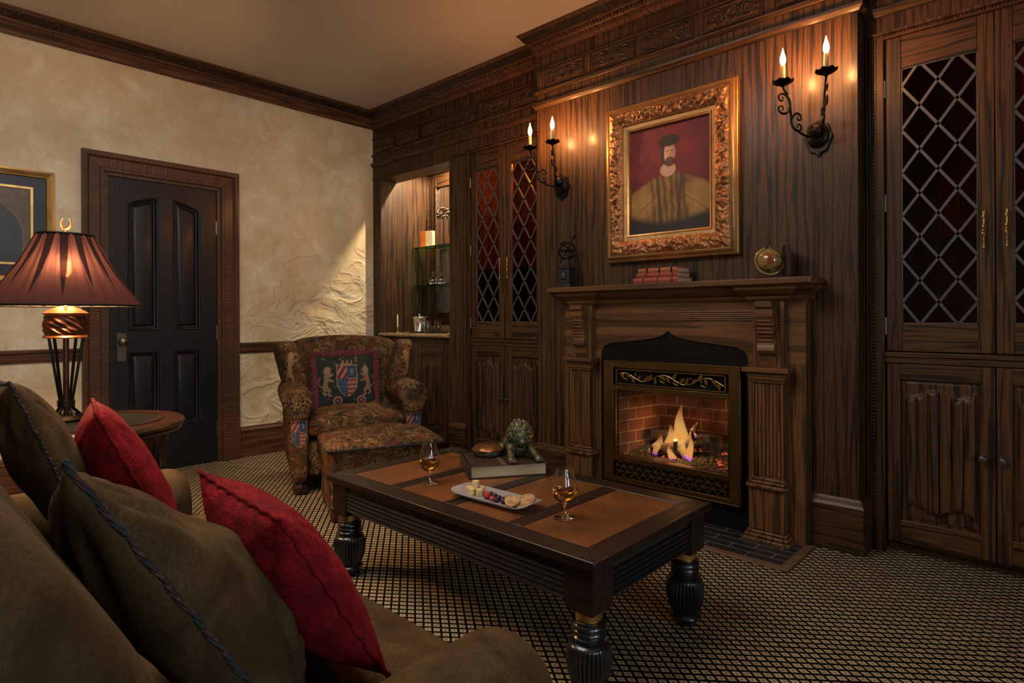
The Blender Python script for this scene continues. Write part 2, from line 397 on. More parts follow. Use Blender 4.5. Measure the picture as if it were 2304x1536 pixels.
m = MB(); m.box(-4.76, -4.70, 3.30, 3.9, 0, 2.9); struct(build('wall_alcove_left', m, oak_v))
m = MB(); m.box(-3.70, -3.64, 3.30, 3.9, 0, 2.9); struct(build('wall_alcove_right', m, oak_v))
m = MB(); m.box(-4.70, -3.70, 3.86, 3.92, 0, 2.9); struct(build('wall_alcove_back', m, oak_v))
m = MB(); m.box(-4.70, -3.70, 3.445, 3.86, 2.66, 2.70); struct(build('ceiling_alcove', m, oak_v))
m = MB(); m.box(-4.95, 2.75, 4.0, 4.1, 0, CZ)
struct(build('wall_back', m, oak_v, weld=False))
m = MB()
m.box(-4.70, -4.57, 3.825, 3.86, .98, 2.60); m.box(-3.83, -3.70, 3.825, 3.86, .98, 2.60)
m.box(-4.57, -3.83, 3.825, 3.86, 2.37, 2.51, 1); m.box(-4.57, -3.83, 3.825, 3.86, .98, 1.14, 1)
for (a, b, c, d) in ((-4.575, -4.56, 1.13, 2.385), (-3.84, -3.825, 1.13, 2.385), (-4.575, -3.825, 2.365, 2.385), (-4.575, -3.825, 1.13, 1.15), (-4.70, -4.685, .98, 2.62), (-4.70, -3.70, 2.50, 2.53)): m.box(a, b, 3.812, 3.85, c, d, 1)
mf = tag(build('alcove_mirror', m, [oak_v, oak_h], bevel=.004), 'oak framed wall mirror at the back of the lit bar alcove', 'mirror')
m = MB(); m.box(-4.57, -3.83, 3.838, 3.842, 1.14, 2.37); build('mirror_glass', m, mirror, mf)

# mouldings
PATH = [(WX, -2.4), (WX, WY), (-2.65, WY), (-2.65, BY), (-.72, BY), (-.72, WY), (2.6, WY)]
crown_p = [(0, 2.852), (.014, 2.852), (.020, 2.866), (.024, 2.872), (.024, 2.902), (.034, 2.908), (.036, 2.922), (.046, 2.926), (.052, 2.938), (.072, 2.958), (.086, 2.978), (.094, 2.984), (.10, 2.992), (.10, 3.0), (0, 3.0)]
m = MB(); m.sweep(crown_p, PATH, -1)
# carved band faces get carved material
for fi, f in enumerate(m.f):
    if len(f) == 4:
        zs = [m.v[i][2] for i in f]
        if min(zs) >= 2.937 and max(zs) <= 2.979 and max(zs)-min(zs) > .005: m.m[fi] = 1
def beads_on(m, a, b, off, z, step, r, mat=0):
    a = Vector(a); b = Vector(b); d = (b-a); L = d.length; d.normalize(); n = int(L/step); nn = Vector((d.y, -d.x))
    for i in range(n):
        p = a+d*(step*(i+.5))+nn*off; m.ell((p.x, p.y, z), (r, r, r*1.1), 6, 4, mat)
beads_on(m, (WX, -.2), (WX, WY-.05), .043, 2.915, .024, .008)
beads_on(m, (WX+.05, WY), (-2.68, WY), .043, 2.915, .024, .008)
beads_on(m, (-2.68, BY), (-.69, BY), .043, 2.915, .024, .008)
crown = struct(build('trim_1', m, [cas_y, carve_oak], smooth=30, weld=False))
m = MB()
PB = PATH[1:]
m.sweep([(0, 2.497), (.010, 2.497), (.016, 2.507), (.026, 2.517), (.028, 2.531), (.016, 2.537), (0, 2.539)], PB, -1)
m.sweep([(0, 2.594), (.008, 2.594), (.016, 2.604), (.018, 2.616), (.010, 2.622), (0, 2.624)], PB, -1)
m.sweep([(0, 2.755), (.008, 2.755), (.012, 2.762), (.008, 2.769), (0, 2.769)], PB, -1)
m.sweep([(0, 2.385), (.006, 2.385), (.010, 2.392), (.006, 2.399), (0, 2.4)], [(WX, WY), (-3.52, WY)], -1)
# carved frieze
fz = struct(build('trim_2', m, oak_h, smooth=30, weld=False))
def carved_panel(x0, x1, z0, z1, y):
    nu, nv = 96, 36; W_ = x1-x0; H_ = z1-z0
    def h(u, v):
        x = u*W_; z = v*H_; best = 0
        if min(x, W_-x, z, H_-z) < .007: return .006
        for cx, sg in ((W_*.24, 1), (W_*.76, -1)):
            dx = (x-cx)*sg; dz = z-H_*.5; r = math.hypot(dx, dz); th = math.atan2(dz, dx)
            if r < .052: best = max(best, (.5+.5*math.cos(2*PI*(r/.019)-th))*(1 if r < .045 else .5))
        dx = abs(x-W_/2); dz = z-H_*.5
        best = max(best, max(0, 1-abs(dx-.012-.02*math.sin(dz*55+1.2))/.007))
        nn = mnoise.noise(Vector((x*75+x0*9, z*75, 3)))
        return .0005+.0085*min(1, max(0, best*.8+.55*nn))
    m = MB(); m.grid(lambda u, v: (x0+u*W_, y-h(u, v), z0+v*H_), nu, nv)
    build('carved_panel', m, oak_h, fz, smooth=60, weld=False)
for k in range(5): carved_panel(-2.570+.3725*k, -2.266+.3725*k, 2.631, 2.747, BY-.001)
for k in range(6): carved_panel(-4.765+.355*k, -4.455+.355*k, 2.631, 2.747, WY-.001)
carved_panel(-.655, -.345, 2.631, 2.747, WY-.001)
# baseboards / plinths
bp = [(0, 0), (.022, 0), (.022, .20), (.026, .212), (.018, .225), (.012, .24), (.005, .25), (0, .25)]
m = MB(); m.sweep(bp, [(-.93, BY), (-.72, BY), (-.72, WY-.005)], -1); m.sweep(bp, [(-2.65, WY-.005), (-2.65, BY), (-2.37, BY)], -1)
m.sweep(bp, [(AL1+.005, WY), (-3.515, WY)], -1)
struct(build('baseboard_back', m, oak_h, smooth=0, weld=False))
m = MB(); lb = [(0, 0), (.02, 0), (.02, .19), (.028, .20), (.028, .215), (.014, .225), (.010, .237), (0, .24)]
m.sweep(lb, [(WX, -2.4), (WX, .975)], -1); m.sweep(lb, [(WX, 2.01), (WX, WY)], -1)
struct(build('baseboard_left', m, cas_y, smooth=30))
m = MB(); cr = [(0, .822), (.012, .822), (.018, .836), (.018, .872), (.026, .880), (.034, .888), (.034, .902), (0, .905)]
m.sweep(cr, [(WX, -2.4), (WX, .975)], -1); m.sweep(cr, [(WX, 2.01), (WX, WY)], -1)
for seg_ in ((-.5, .97), (2.02, 2.9)):
    yy = seg_[0]
    while yy < seg_[1]: m.ell((WX+.033, yy, .895), (.006, .008, .006), 6, 4); yy += .022
struct(build('trim_3', m, cas_y, smooth=30, weld=False))
# door casing
m = MB(); ci0, ci1, ct = 1.10, 1.87, 2.10; w = .125
prof = [(0, 0), (.022, 0), (.022, .018), (.014, .024), (.014, .082), (.020, .088), (.030, .095), (.034, .112), (.034, .125), (0, .125)]  # (proj, across)
def casing(m, prof):
    vs = []; n = len(prof)
    def ring(y, z, dy, dz):
        return [(WX+p, y+dy*a, z+dz*a) for p, a in prof]
    R = [ring(ci0, 0, -1, 0), ring(ci0, ct, -1, 1), ring(ci1, ct, 1, 1), ring(ci1, 0, 1, 0)]
    for r in R: vs += r
    for i in range(3):
        fs = [(i*n+j, i*n+(j+1) % n, (i+1)*n+(j+1) % n, (i+1)*n+j) for j in range(n)]
        m.add(vs[:], fs, 1 if i == 1 else 0) if False else None
    o = m.add(vs, [])
    for i in range(3):
        for j in range(n):
            m.f.append((o+i*n+j, o+i*n+(j+1) % n, o+(i+1)*n+(j+1) % n, o+(i+1)*n+j)); m.m.append(1 if i == 1 else 0)
    for i in (0, 3): m.f.append(tuple(o+i*n+j for j in range(n))); m.m.append(0)
casing(m, prof)
m.box(WX-.10, WX+.001, 1.10, 1.128, 0, 2.10); m.box(WX-.10, WX+.001, 1.842, 1.87, 0, 2.10); m.box(WX-.10, WX+.001, 1.128, 1.842, 2.075, 2.10, 1)
for a, b in ((.968, 1.102), (1.868, 2.002)): m.box(WX, WX+.038, a, b, 0, .235)
# ripple figure ridges on the casing
struct(build('trim_4', m, [wood('ripple_casing_side', (.045,.017,.008), (.12,.052,.024), 'y', s=1.6, wscale=16, dist=3), wood('ripple_casing_head', (.055,.02,.010), (.14,.06,.03), 'z', s=1.6, wscale=16, dist=3)], smooth=25))
# the black door
dx = WX-.012; T = .04
m = MB(); xs = (dx-T, dx)
Lp, Rp = (1.246, 1.441), (1.533, 1.724)
m.box(*xs, 1.13, Lp[0], .008, 2.073); m.box(*xs, Rp[1], 1.84, .008, 2.073); m.box(*xs, Lp[1], Rp[0], .008, 2.073)
for p in (Lp, Rp): m.box(*xs, *p, .008, .318); m.box(*xs, *p, .866, 1.013)
def archz(y):  # arch over both panels
    t_ = abs((y-1.486)/.24); return 1.966-.075*max(0, t_-.18)**1.5*1.15
def panel_pts(p, z0, z1=None, inset=0):
    a, b = p[0]+inset, p[1]-inset
    pts = [(a, z0+inset), (b, z0+inset)]
    n = 8
    for i in range(n+1):
        y = b+(a-b)*i/n; pts.append((y, (archz(y) if z1 is None else z1)-inset))
    return pts
for p in (Lp, Rp):
    pts = [(p[1], 2.073), (p[0], 2.073)]+[(p[0]+(p[1]-p[0])*i/8, archz(p[0]+(p[1]-p[0])*i/8)) for i in range(9)]
    m.prism(pts, 'x', *xs)
def panel(m, p, z0, z1=None):
    rings = [(0, .0), (.006, .006), (.014, .004), (.020, -.014), (.030, -.016), (.046, -.004), (.050, -.003)]
    R = [[(dx+d, y, z) for y, z in panel_pts(p, z0, z1, i)] for i, d in rings]
    n = len(R[0]); o = m.add([q for r in R for q in r], [])
    for k in range(len(R)-1):
        for j in range(n): m.f.append((o+k*n+j, o+k*n+(j+1) % n, o+(k+1)*n+(j+1) % n, o+(k+1)*n+j)); m.m.append(0)
    m.f.append(tuple(o+(len(R)-1)*n+j for j in range(n))); m.m.append(0)
for p in (Lp, Rp): panel(m, p, 1.013); panel(m, p, .318, .866)
door = struct(build('door_1', m, black_door, smooth=25, weld=False))
m = MB(); m.box(dx, dx+.004, 1.178, 1.236, .803, .998)
build('lock_plate', m, knob_metal, door, bevel=.0015)
m = MB(); m.lathe([(.018, 0), (.018, .006), (.008, .012), (.008, .035), (.022, .042), (.029, .052), (.028, .060), (.018, .068), (0, .070)], (dx+.004, 1.208, .938), 20, M=Matrix.Rotation(PI/2, 4, 'Y'))
build('door_knob', m, knob_metal, door, label='aged brass round knob')
for z in (1.79, .99, .25):
    m = MB(); m.lathe([(.007, -.055), (.007, .055)], (dx+.006, 1.851, z), 10); m.box(dx, dx+.003, 1.836, 1.866, z-.052, z+.052); build('hinge', m, steel, door)
door['label'] = 'black painted panelled door with arched upper panels in brown casing'

# ------------------------------------------------------------------ cabinets
HANDLE = [(.0, -.080), (.006, -.078), (.006, -.072), (.003, -.068), (.004, -.055), (.006, -.048), (.003, -.045), (.003, -.036), (.0055, -.030), (.008, -.018), (.005, -.012), (.007, -.006), (.004, 0), (.007, .008), (.004, .014), (.003, .022), (.0055, .030), (.004, .040), (.007, .050), (.004, .058), (.006, .066), (.006, .076), (0, .080)]
def frame(m, x0, x1, z0, z1, y0, y1, sw, tr, br):
    m.box(x0, x0+sw, y0, y1, z0, z1, 0); m.box(x1-sw, x1, y0, y1, z0, z1, 0)
    m.box(x0+sw, x1-sw, y0, y1, z1-tr, z1, 1); m.box(x0+sw, x1-sw, y0, y1, z0, z0+br, 1)
def linenfold(x0, x1, z0, z1, y, parent, nf=6):
    nu, nv = 150, 60
    def zz(v):
        return v
    def h(u, v):
        d = min(u*(x1-x0), (1-u)*(x1-x0)); e = min(v*(z1-z0), (1-v)*(z1-z0))
        if d < .018 or e < .012: return 0
        s = (u*(x1-x0)-.018)/((x1-x0)-.036)
        base = .004*min(1, (d-.018)/.004)
        fold = abs(math.sin(PI*nf*s))**.32
        lim = .052+.016*math.sin(2*PI*1.5*s+.6)+.012*abs(math.sin(PI*nf*s))
        k = min(1, max(0, (e-lim)/.008))
        return base+.016*fold*k
    vs = [0]+[i for i in range(1)]
    def fn(i, j):
        # denser rows near both ends
        v = j; v = .5-.5*math.cos(PI*v); v = v*.5+j*.5 if False else v
        return (x0+i*(x1-x0), y-h(i, v), z0+v*(z1-z0))
    m = MB(); m.grid(fn, nu, nv); return build('linenfold_panel', m, oak_v, parent, smooth=50, weld=False, world=True)
def lead_lattice(x0, x1, z0, z1, y, zk, parent, w=.012):
    m = MB(); W_ = x1-x0; sl = .198/W_*1.0
    sl = .198/(W_/2)  # rise per metre so that two diamonds span the glass
    sl = .099/(W_/4)
    def seg(a, b):
        (xa, za), (xb, zb) = a, b; d = Vector((xb-xa, zb-za)).normalized(); n = Vector((-d.y, d.x))*w/2
        m.prism([(xa+n.x, za+n.y), (xb+n.x, zb+n.y), (xb-n.x, zb-n.y), (xa-n.x, za-n.y)], 'y', y-.004, y+.003)
    for sg in (1, -1):
        for k in range(-14, 16):
            # z = zk + k*.198 + sg*sl*(x-x0)
            c = zk+k*.198; pts = []
            for x in (x0, x1):
                z = c+sg*sl*(x-x0)
                pts.append((x, z))
            (xa, za), (xb, zb) = pts
            def clip(z): return x0+(z-c)/(sg*sl)
            for i in range(2):
                pass
            lo, hi = min(za, zb), max(za, zb)
            if hi < z0+.004 or lo > z1-.004: continue
            A = [xa, za]; Bq = [xb, zb]
            for Q in (A, Bq):
                if Q[1] > z1: Q[0] = clip(z1); Q[1] = z1
                if Q[1] < z0: Q[0] = clip(z0); Q[1] = z0
            if abs(A[0]-Bq[0]) > .01: seg(A, Bq)
    e = .004
    m.box(x0, x0+e, y-.003, y+.003, z0, z1); m.box(x1-e, x1, y-.003, y+.003, z0, z1); m.box(x0, x1, y-.003, y+.003, z0, z0+e); m.box(x0, x1, y-.003, y+.003, z1-e, z1)
    build('lead_came', m, lead, parent, weld=False, world=True)
pewter = simple('pewter', (.25,.26,.30), .3, 1)
def cabinet(root, c0, d, c1, glass, zk, bead=True):
    # c0 casing outer x, d = three door edges, c1 outer x, glass = [(x0,x1)]*2
    Y0 = WY
    m = MB()
    a, b = d[0]-.006, d[2]+.006
    m.box(c0, a, Y0-.014, Y0+.05, .0, 2.41); m.box(b, c1, Y0-.014, Y0+.05, .0, 2.41)
    m.box(a, b, Y0-.014, Y0+.05, 2.383, 2.41, 1)
    m.box(a, b, Y0-.002, Y0+.04, .879, .925, 1); m.box(a, b, Y0-.010, Y0+.02, .908, .930, 1)
    m.box(a, b, Y0+.05, Y0+.08, 0, .054, 1)
    m.box(a, a+.018, Y0+.05, 3.74, .054, 2.41); m.box(b-.018, b, Y0+.05, 3.74, .054, 2.41)
    m.box(a, b, 3.74, 3.76, .054, 2.41, 2)
    for z in (.06, .89, 1.45, 2.40): m.box(a+.018, b-.018, Y0+.06, 3.74, z, z+.018, 2)
    build('carcass', m, [oak_v, oak_h, red_wood], root, bevel=.0025, world=True, weld=False)
    m = MB()
    for x in ((c0+(a-c0)*.42), (b+(c1-b)*.58)):
        m.box(x-.013, x-.008, Y0-.020, Y0-.013, 0, 2.40); m.box(x+.008, x+.013, Y0-.020, Y0-.013, 0, 2.40)
        z = .01
        while z < 2.39: m.ell((x, Y0-.016, z), (.0080, .0075, .0068), 6, 4); z += .0165
    x = c0+(a-c0)*.42; x2 = b+(c1-b)*.58
    while x < x2: m.ell((x, Y0-.014, 2.397), (.005, .006, .006), 6, 4); x += .0125
    m.box(c0+.01, c1-.01, Y0-.026, Y0-.013, 2.403, 2.415)
    build('bead_moulding', m, carve_oak if False else oak_v, root, world=True, weld=False)
    for i in range(2):
        x0, x1 = d[i]+.002, d[i+1]-.002; g0, g1 = glass[i]
        m = MB(); yf, yb = Y0-.008, Y0+.018
        m.box(x0, g0, yf, yb, .935, 2.380); m.box(g1, x1, yf, yb, .935, 2.380); m.box(g0, g1, yf, yb, 2.230, 2.380, 1); m.box(g0, g1, yf, yb, .935, 1.062, 1)
        dr = build('glazed_door', m, [oak_v, oak_h], root, bevel=.003, world=True, weld=False)
        m = MB(); m.box(g0-.003, g1+.003, Y0+.004, Y0+.007, 1.059, 2.233)
        pn = build('ruby_pane', m, ruby, dr, world=True)

        lead_obj(g0, g1, 1.062, 2.230, Y0-.001, zk, dr, root)
        hx = (x1-.036) if i == 0 else (x0+.036)
        m = MB(); m.lathe(HANDLE, (hx, yf-.022, 1.462), 12); m.tube([(hx, yf, 1.50), (hx, yf-.022, 1.50)], .003, 6); m.tube([(hx, yf, 1.425), (hx, yf-.022, 1.425)], .003, 6)
        build('turned_handle', m, brass, dr, label='turned dark brass pull', world=True)
        for z in (1.05, 1.62, 2.15):
            hx2 = x0-.003 if i == 0 else x1+.003
            m = MB(); m.lathe([(.0045, -.04), (.0045, .04)], (hx2, yf-.003, z), 8); build('hinge', m, steel, dr, world=True)
        # lower door
        m = MB(); m.box(x0, g0-.008, yf, yb, .056, .876); m.box(g1+.008, x1, yf, yb, .056, .876); m.box(g0-.008, g1+.008, yf, yb, .806, .876, 1); m.box(g0-.008, g1+.008, yf, yb, .056, .160, 1)
        dr = build('panelled_door', m, [oak_v, oak_h], root, bevel=.003, world=True, weld=False)
        q = linenfold(g0-.008, g1+.008, .160, .806, Y0+.008, dr)
        hx = (x1-.042) if i == 0 else (x0+.020)
        m = MB(); m.lathe([(.006, 0), (.006, .012), (.013, .016), (.015, .022), (.013, .026), (.006, .028), (.005, .024), (0, .027)], (hx, yf, .488), 16, M=Matrix.Rotation(PI/2, 4, 'X'))
        m.lathe([(.017, 0), (.016, .003), (0, .003)], (hx, yf, .488), 16, M=Matrix.Rotation(PI/2, 4, 'X'))
        build('round_knob', m, pewter, dr, world=True)
def lead_obj(x0, x1, z0, z1, y, zk, dr, root):
    before = set(bpy.data.objects); lead_lattice(x0, x1, z0, z1, y, zk, dr)
    o = (set(bpy.data.objects)-before).pop()
def lin_fix(): pass
rc = thing('tall_cabinet', 'tall oak cabinet right of the fireplace with diamond leaded glass doors', 'cabinet', (-.235, 3.45, 0))
cabinet(rc, -.716, (-.635, -.2365, .162), .243, ((-.573, -.295), (-.176, .102)), 2.147)
lc = thing('tall_cabinet', 'narrow oak cabinet left of the fireplace, beside the lit bar alcove', 'cabinet', (-3.085, 3.45, 0))
cabinet(lc, -3.510, (-3.455, -3.085, -2.715), -2.656, ((-3.393, -3.151), (-3.023, -2.776)), 2.147)

# bar cabinet in the alcove
bc = thing('bar_cabinet', 'low oak bar cabinet under the granite counter in the alcove', 'cabinet', (-4.2, 3.45, 0))
m = MB(); m.box(-4.672, -3.72, WY+.02, 3.80, .054, .92); m.box(-4.672, -3.72, WY+.06, 3.78, 0, .054)
build('carcass', m, oak_v, bc, world=True, weld=False)
for i in range(2):
    x0 = -4.668+i*.4745; x1 = x0+.470; m = MB(); g0, g1 = x0+.092, x1-.085
    m.box(x0, g0, WY-.004, WY+.018, .056, .872); m.box(g1, x1, WY-.004, WY+.018, .056, .872); m.box(g0, g1, WY-.004, WY+.018, .775, .872, 1); m.box(g0, g1, WY-.004, WY+.018, .056, .140, 1)
    dr = build('panelled_door', m, [oak_v, oak_h], bc, bevel=.003, world=True, weld=False)
    q = linenfold(g0, g1, .140, .775, WY+.010, dr)
m = MB(); e = [(0, .925), (-.012, .925), (-.022, .933), (-.024, .945), (-.016, .955), (0, .957)]
m.prism([(3.80, .925), (WY-.01, .925), (WY-.022, .930), (WY-.028, .941), (WY-.022, .953), (WY-.01, .957), (3.80, .957)], 'x', -4.690, -3.722)
m.box(-4.698, -3.722, 3.80, 3.822, .957, 1.02)
tag(build('granite_counter', m, granite, smooth=30, bevel=.002, weld=False), 'brown speckled granite counter with bullnose edge in the lit alcove', 'counter')
def gshelf(z, lab):
    m = MB(); m.prism([(-4.70, 3.80), (-4.70, 3.63), (-4.66, 3.60), (-3.74, 3.60), (-3.70, 3.63), (-3.70, 3.80)], 'z', z-.004, z+.004)
    tag(build('glass_shelf', m, shelfg, bevel=.001), lab, 'shelf', 'glass shelves in the bar alcove')
gshelf(1.402, 'lower green-edged glass shelf in the bar alcove, holding cut glass decanters')
gshelf(1.764, 'upper green-edged glass shelf in the bar alcove, holding the orange and cream book')
# ------------------------------------------------------------------ fireplace surround
CX = -1.645
mp = thing('mantelpiece', 'carved oak mantelpiece with reeded brackets around the glowing fireplace', 'mantelpiece', (CX, 3.05, 0))
half = [(.445, .0), (.445, .86), (.442, .893), (.425, .920), (.38, .938), (.27, .950), (.16, .962), (.09, .973), (.045, .986), (.018, 1.002), (0, 1.018)]
m = MB()
half = half[1:]
poly = [(CX+.72, .86), (CX+.72, 1.20), (CX-.72, 1.20), (CX-.72, .86)]+[(CX-x, z) for x, z in half]+[(CX+x, z) for x, z in half[::-1][1:]]
m.prism(poly, 'y', 3.035, 3.109)
build('lintel_board', m, man_h, mp, bevel=.003, world=True)
for s in (-1, 1): m = MB(); m.box(min(CX+s*.445, CX+s*.72), max(CX+s*.445, CX+s*.72), 3.035, 3.109, 0, .86); build('side_board', m, man_v, mp, bevel=.003, world=True)
m = MB()
for k in range(5): m.tube([(CX-.49, 3.034, 1.078+k*.011), (CX+.49, 3.034, 1.078+k*.011)], .005, 8)
build('reeded_band', m, man_h, mp, world=True)
for sx in (-1, 1):
    cx = CX+sx*.56
    m = MB()
    for (z0, z1, hw, yf) in ((0, .022, .112, 2.940), (.022, .040, .104, 2.948), (.040, .056, .094, 2.957), (.056, .262, .082, 2.968), (.262, .282, .098, 2.950), (.282, .298, .088, 2.960), (.298, .312, .080, 2.970)):
        m.box(cx-hw, cx+hw, yf, 3.036, z0, z1)
    build('plinth', m, man_v, mp, bevel=.006, world=True, weld=False)
    m = MB(); m.box(cx-.075, cx+.075, 2.986, 3.036, .312, .775)
    for k in range(7): m.tube([(cx-.054+k*.018, 2.985, .325), (cx-.054+k*.018, 2.985, .762)], .0075, 8)
    m.box(cx-.075, cx-.062, 2.978, 2.99, .312, .775); m.box(cx+.062, cx+.075, 2.978, 2.99, .312, .775)
    build('pilaster_shaft', m, man_v, mp, world=True, weld=False, smooth=40)
    m = MB()
    for (z0, z1, hw, yf) in ((.775, .790, .080, 2.972), (.790, .806, .088, 2.962), (.806, .822, .092, 2.957), (.826, .850, .110, 2.938), (.822, .826, .085, 2.96)): m.box(cx-hw, cx+hw, yf, 3.036, z0, z1)
    build('capital', m, man_h, mp, bevel=.006, world=True, weld=False)
    m = MB(); m.box(cx-.075, cx+.075, 2.998, 3.036, .850, 1.175)
    for k in range(5):
        for s2 in (-1, 1): m.box(cx+s2*.066-.009, cx+s2*.066+.009, 2.994, 3.0, 1.03+k*.014, 1.038+k*.014)
    build('frieze_block', m, man_v, mp, bevel=.002, world=True, weld=False)
    # bracket with reeds
    m = MB(); hw = .042
    pr = [(3.0, 1.170), (2.925, 1.170), (2.925, 1.142), (2.938, 1.132), (2.934, 1.100), (2.944, 1.080), (2.970, .968), (2.960, .955), (2.956, .930), (2.970, .915), (2.985, .912), (2.984, .875), (3.0, .850)]
    m.prism(pr, 'x', cx-hw, cx+hw)
    for k in range(6):
        z = 1.075-k*.019; y = 2.944+.0045*k+.002; m.tube([(cx-hw*.85, y, z), (cx+hw*.85, y, z)], .0075, 8)
    build('bracket', m, carve_oak if False else man_h, mp, bevel=.003, world=True, weld=False)
m = MB()
cp = [(0, 1.175), (.012, 1.175), (.020, 1.186), (.020, 1.196), (.040, 1.206), (.052, 1.222), (.060, 1.228), (.060, 1.240), (.075, 1.250), (0, 1.250)]
m.sweep(cp, [(CX-.72, 3.109), (CX-.72, 3.036), (CX-.645, 3.036), (CX-.645, 2.998), (CX-.475, 2.998), (CX-.475, 3.036), (CX+.475, 3.036), (CX+.475, 2.998), (CX+.645, 2.998), (CX+.645, 3.036), (CX+.72, 3.036), (CX+.72, 3.109)], -1)
build('cornice', m, man_h, mp, world=True, smooth=30)
m = MB(); r = .035; x0, x1, y0, y1 = CX-.785, CX+.785, 2.912, 3.109
pts = [(x1, y1), (x0, y1)]+[(x0+r-r*math.cos(a), y0+r-r*math.sin(a)) for a in [i*PI/16 for i in range(9)]]+[(x1-r+r*math.sin(a), y0+r-r*math.cos(a)) for a in [i*PI/16 for i in range(9)]]
m.prism(pts, 'z', 1.248, 1.280)
build('mantel_shelf', m, man_h, mp, bevel=.006, world=True, seg=3)

# hearth
he = MB(); he.box(CX-.70, CX+.71, 2.72, 3.036, .001, .006)
struct(build('trim_5', he, slate)); bpy.data.objects['trim_5'].data.name = 'hearth'
tag(bpy.data.objects['trim_5'], 'black slate brick-pattern hearth set in the carpet', 'hearth'); del bpy.data.objects['trim_5']['kind']; bpy.data.objects['trim_5'].name = 'hearth_tiles'
m = MB(); X0, X1, Yh = CX-.74, CX+.75, 2.68
m.prism([(X0, Yh), (X1, Yh), (X1-.04, Yh+.04), (X0+.04, Yh+.04)], 'z', 0.001, .010); m.prism([(X0, Yh), (X0+.04, Yh+.04), (X0+.04, 3.03), (X0, 3.03)], 'z', .001, .010); m.prism([(X1, Yh), (X1, 3.08), (X1-.04, 3.03), (X1-.04, Yh+.04)], 'z', .001, .010)
ob = build('wood_border', m, wood('border_oak', (.09,.045,.022), (.20,.11,.06), 'x'), bpy.data.objects['hearth_tiles'], bevel=.002, weld=False)

# ------------------------------------------------------------------ gas fire
gf = thing('gas_fireplace', 'brass framed glass-fronted gas fireplace with vine grille and lit flames', 'fireplace', (CX, 3.05, 0))
a0, a1 = -2.043, -1.224; g0, g1 = -1.983, -1.284
m = MB()
m.box(CX-.444, a0+.05, 3.045, 3.06, .006, 1.02); m.box(a1-.05, CX+.444, 3.045, 3.06, .006, 1.02); m.box(a0+.05, a1-.05, 3.045, 3.06, .80, 1.02); m.box(a0+.05, a1-.05, 3.045, 3.06, .006, .16)
build('surround_panel', m, blackmetal, gf, world=True, weld=False)
m = MB(); yf = 2.998
m.box(a0, g0, yf, 3.044, .137, .842); m.box(g1, a1, yf, 3.044, .137, .842); m.box(g0, g1, yf, 3.044, .800, .842)
m.box(g0, g1, yf, 3.044, .137, .166); m.box(g0, g1, yf-.004, 3.04, .672, .700); m.box(g0, g1, yf-.004, 3.04, .257, .288)
m.box(g0, g0+.006, yf-.004, yf+.01, .288, .672); m.box(g1-.006, g1, yf-.004, yf+.01, .288, .672)
for (p, q, r, s_) in ((a0, a1, .838, .843), (a0, a1, .136, .141)): m.box(p, q, yf-.003, yf, r, s_)
m.box(a0, a0+.005, yf-.003, yf, .137, .842); m.box(a1-.005, a1, yf-.003, yf, .137, .842)
build('brass_frame', m, brass_dk, gf, bevel=.003, world=True, weld=False)
for z0, z1 in ((.700, .800), (.166, .257)): m = MB(); m.box(g0, g1, 3.03, 3.044, z0, z1); build('grille_backing', m, blackmetal, gf, world=True)
m = MB(); gx0, gx1 = g0+.03, g1-.03; zc = .75
for (p, q) in ((.706, .711), (.789, .794)): m.box(gx0-.01, gx1+.01, 3.004, 3.014, p, q)
m.box(gx0-.012, gx0-.006, 3.004, 3.014, .706, .794); m.box(gx1+.006, gx1+.012, 3.004, 3.014, .706, .794)
st = []
for i in range(81):
    u = i/80; st.append((gx0+u*(gx1-gx0), 3.010, zc+.022*math.sin(u*PI*5+.6)))
m.tube(st, .0028, 6)
random.seed(3)
def leaf(m, c, ang, L, W_, y=3.008):
    n = 10; pts = []
    for i in range(n+1):
        t_ = i/n; w_ = W_*math.sin(PI*t_**.8); pts.append((L*t_, w_))
    for i in range(n-1, 0, -1):
        t_ = i/n; pts.append((L*t_, -W_*math.sin(PI*t_**.8)))
    ca, sa = math.cos(ang), math.sin(ang)
    m.prism([(c[0]+p*ca-q*sa, c[1]+p*sa+q*ca) for p, q in pts], 'y', y-.002, y+.004)
for i in range(17):
    u = (i+.6)/17.4; x = gx0+u*(gx1-gx0); z = zc+.022*math.sin(u*PI*5+.6)
    up = 1 if i % 2 else -1
    leaf(m, (x, z), up*(.9+.5*random.random()) if z*up < zc*up+.01 else -up*(.7), .036+.012*random.random(), .009)
for i in range(8):
    u = (i+.3)/8; x = gx0+u*(gx1-gx0); z = zc+.022*math.sin(u*PI*5+.6); sg = 1 if z < zc else -1
    cl = [(x+.028*q+.010*math.sin(q*7), 3.01, z+sg*.036*q) for q in [k/12 for k in range(13)]]
    m.tube(cl, .002, 5); m.ell(cl[-1], .005, 8, 6)
build('vine_grille', m, vine_brass, gf, world=True, weld=False)
m = MB(); n = 13; wd = (gx1-gx0+.03)/n
for row in range(3):
    zb = .170+row*.028
    for i in range(n+1):
        c = gx0-.015+(i+(.5 if row % 2 else 0))*wd
        pts = [(c+wd*.95*math.cos(a), 3.010, zb+.030*math.sin(a)) for a in [PI*k/10 for k in range(11)]]
        pts = [p for p in pts if gx0-.02 < p[0] < gx1+.02]
        if len(pts) > 2: m.tube(pts, .0030, 5)
build('fish_scale_grille', m, vine_brass, gf, world=True, weld=False)
m = MB(); m.box(g0, g1, 3.022, 3.026, .288, .672); build('fire_glass', m, thin, gf, world=True)
m = MB(); bx0, bx1, yb = -1.90, -1.40, 3.44
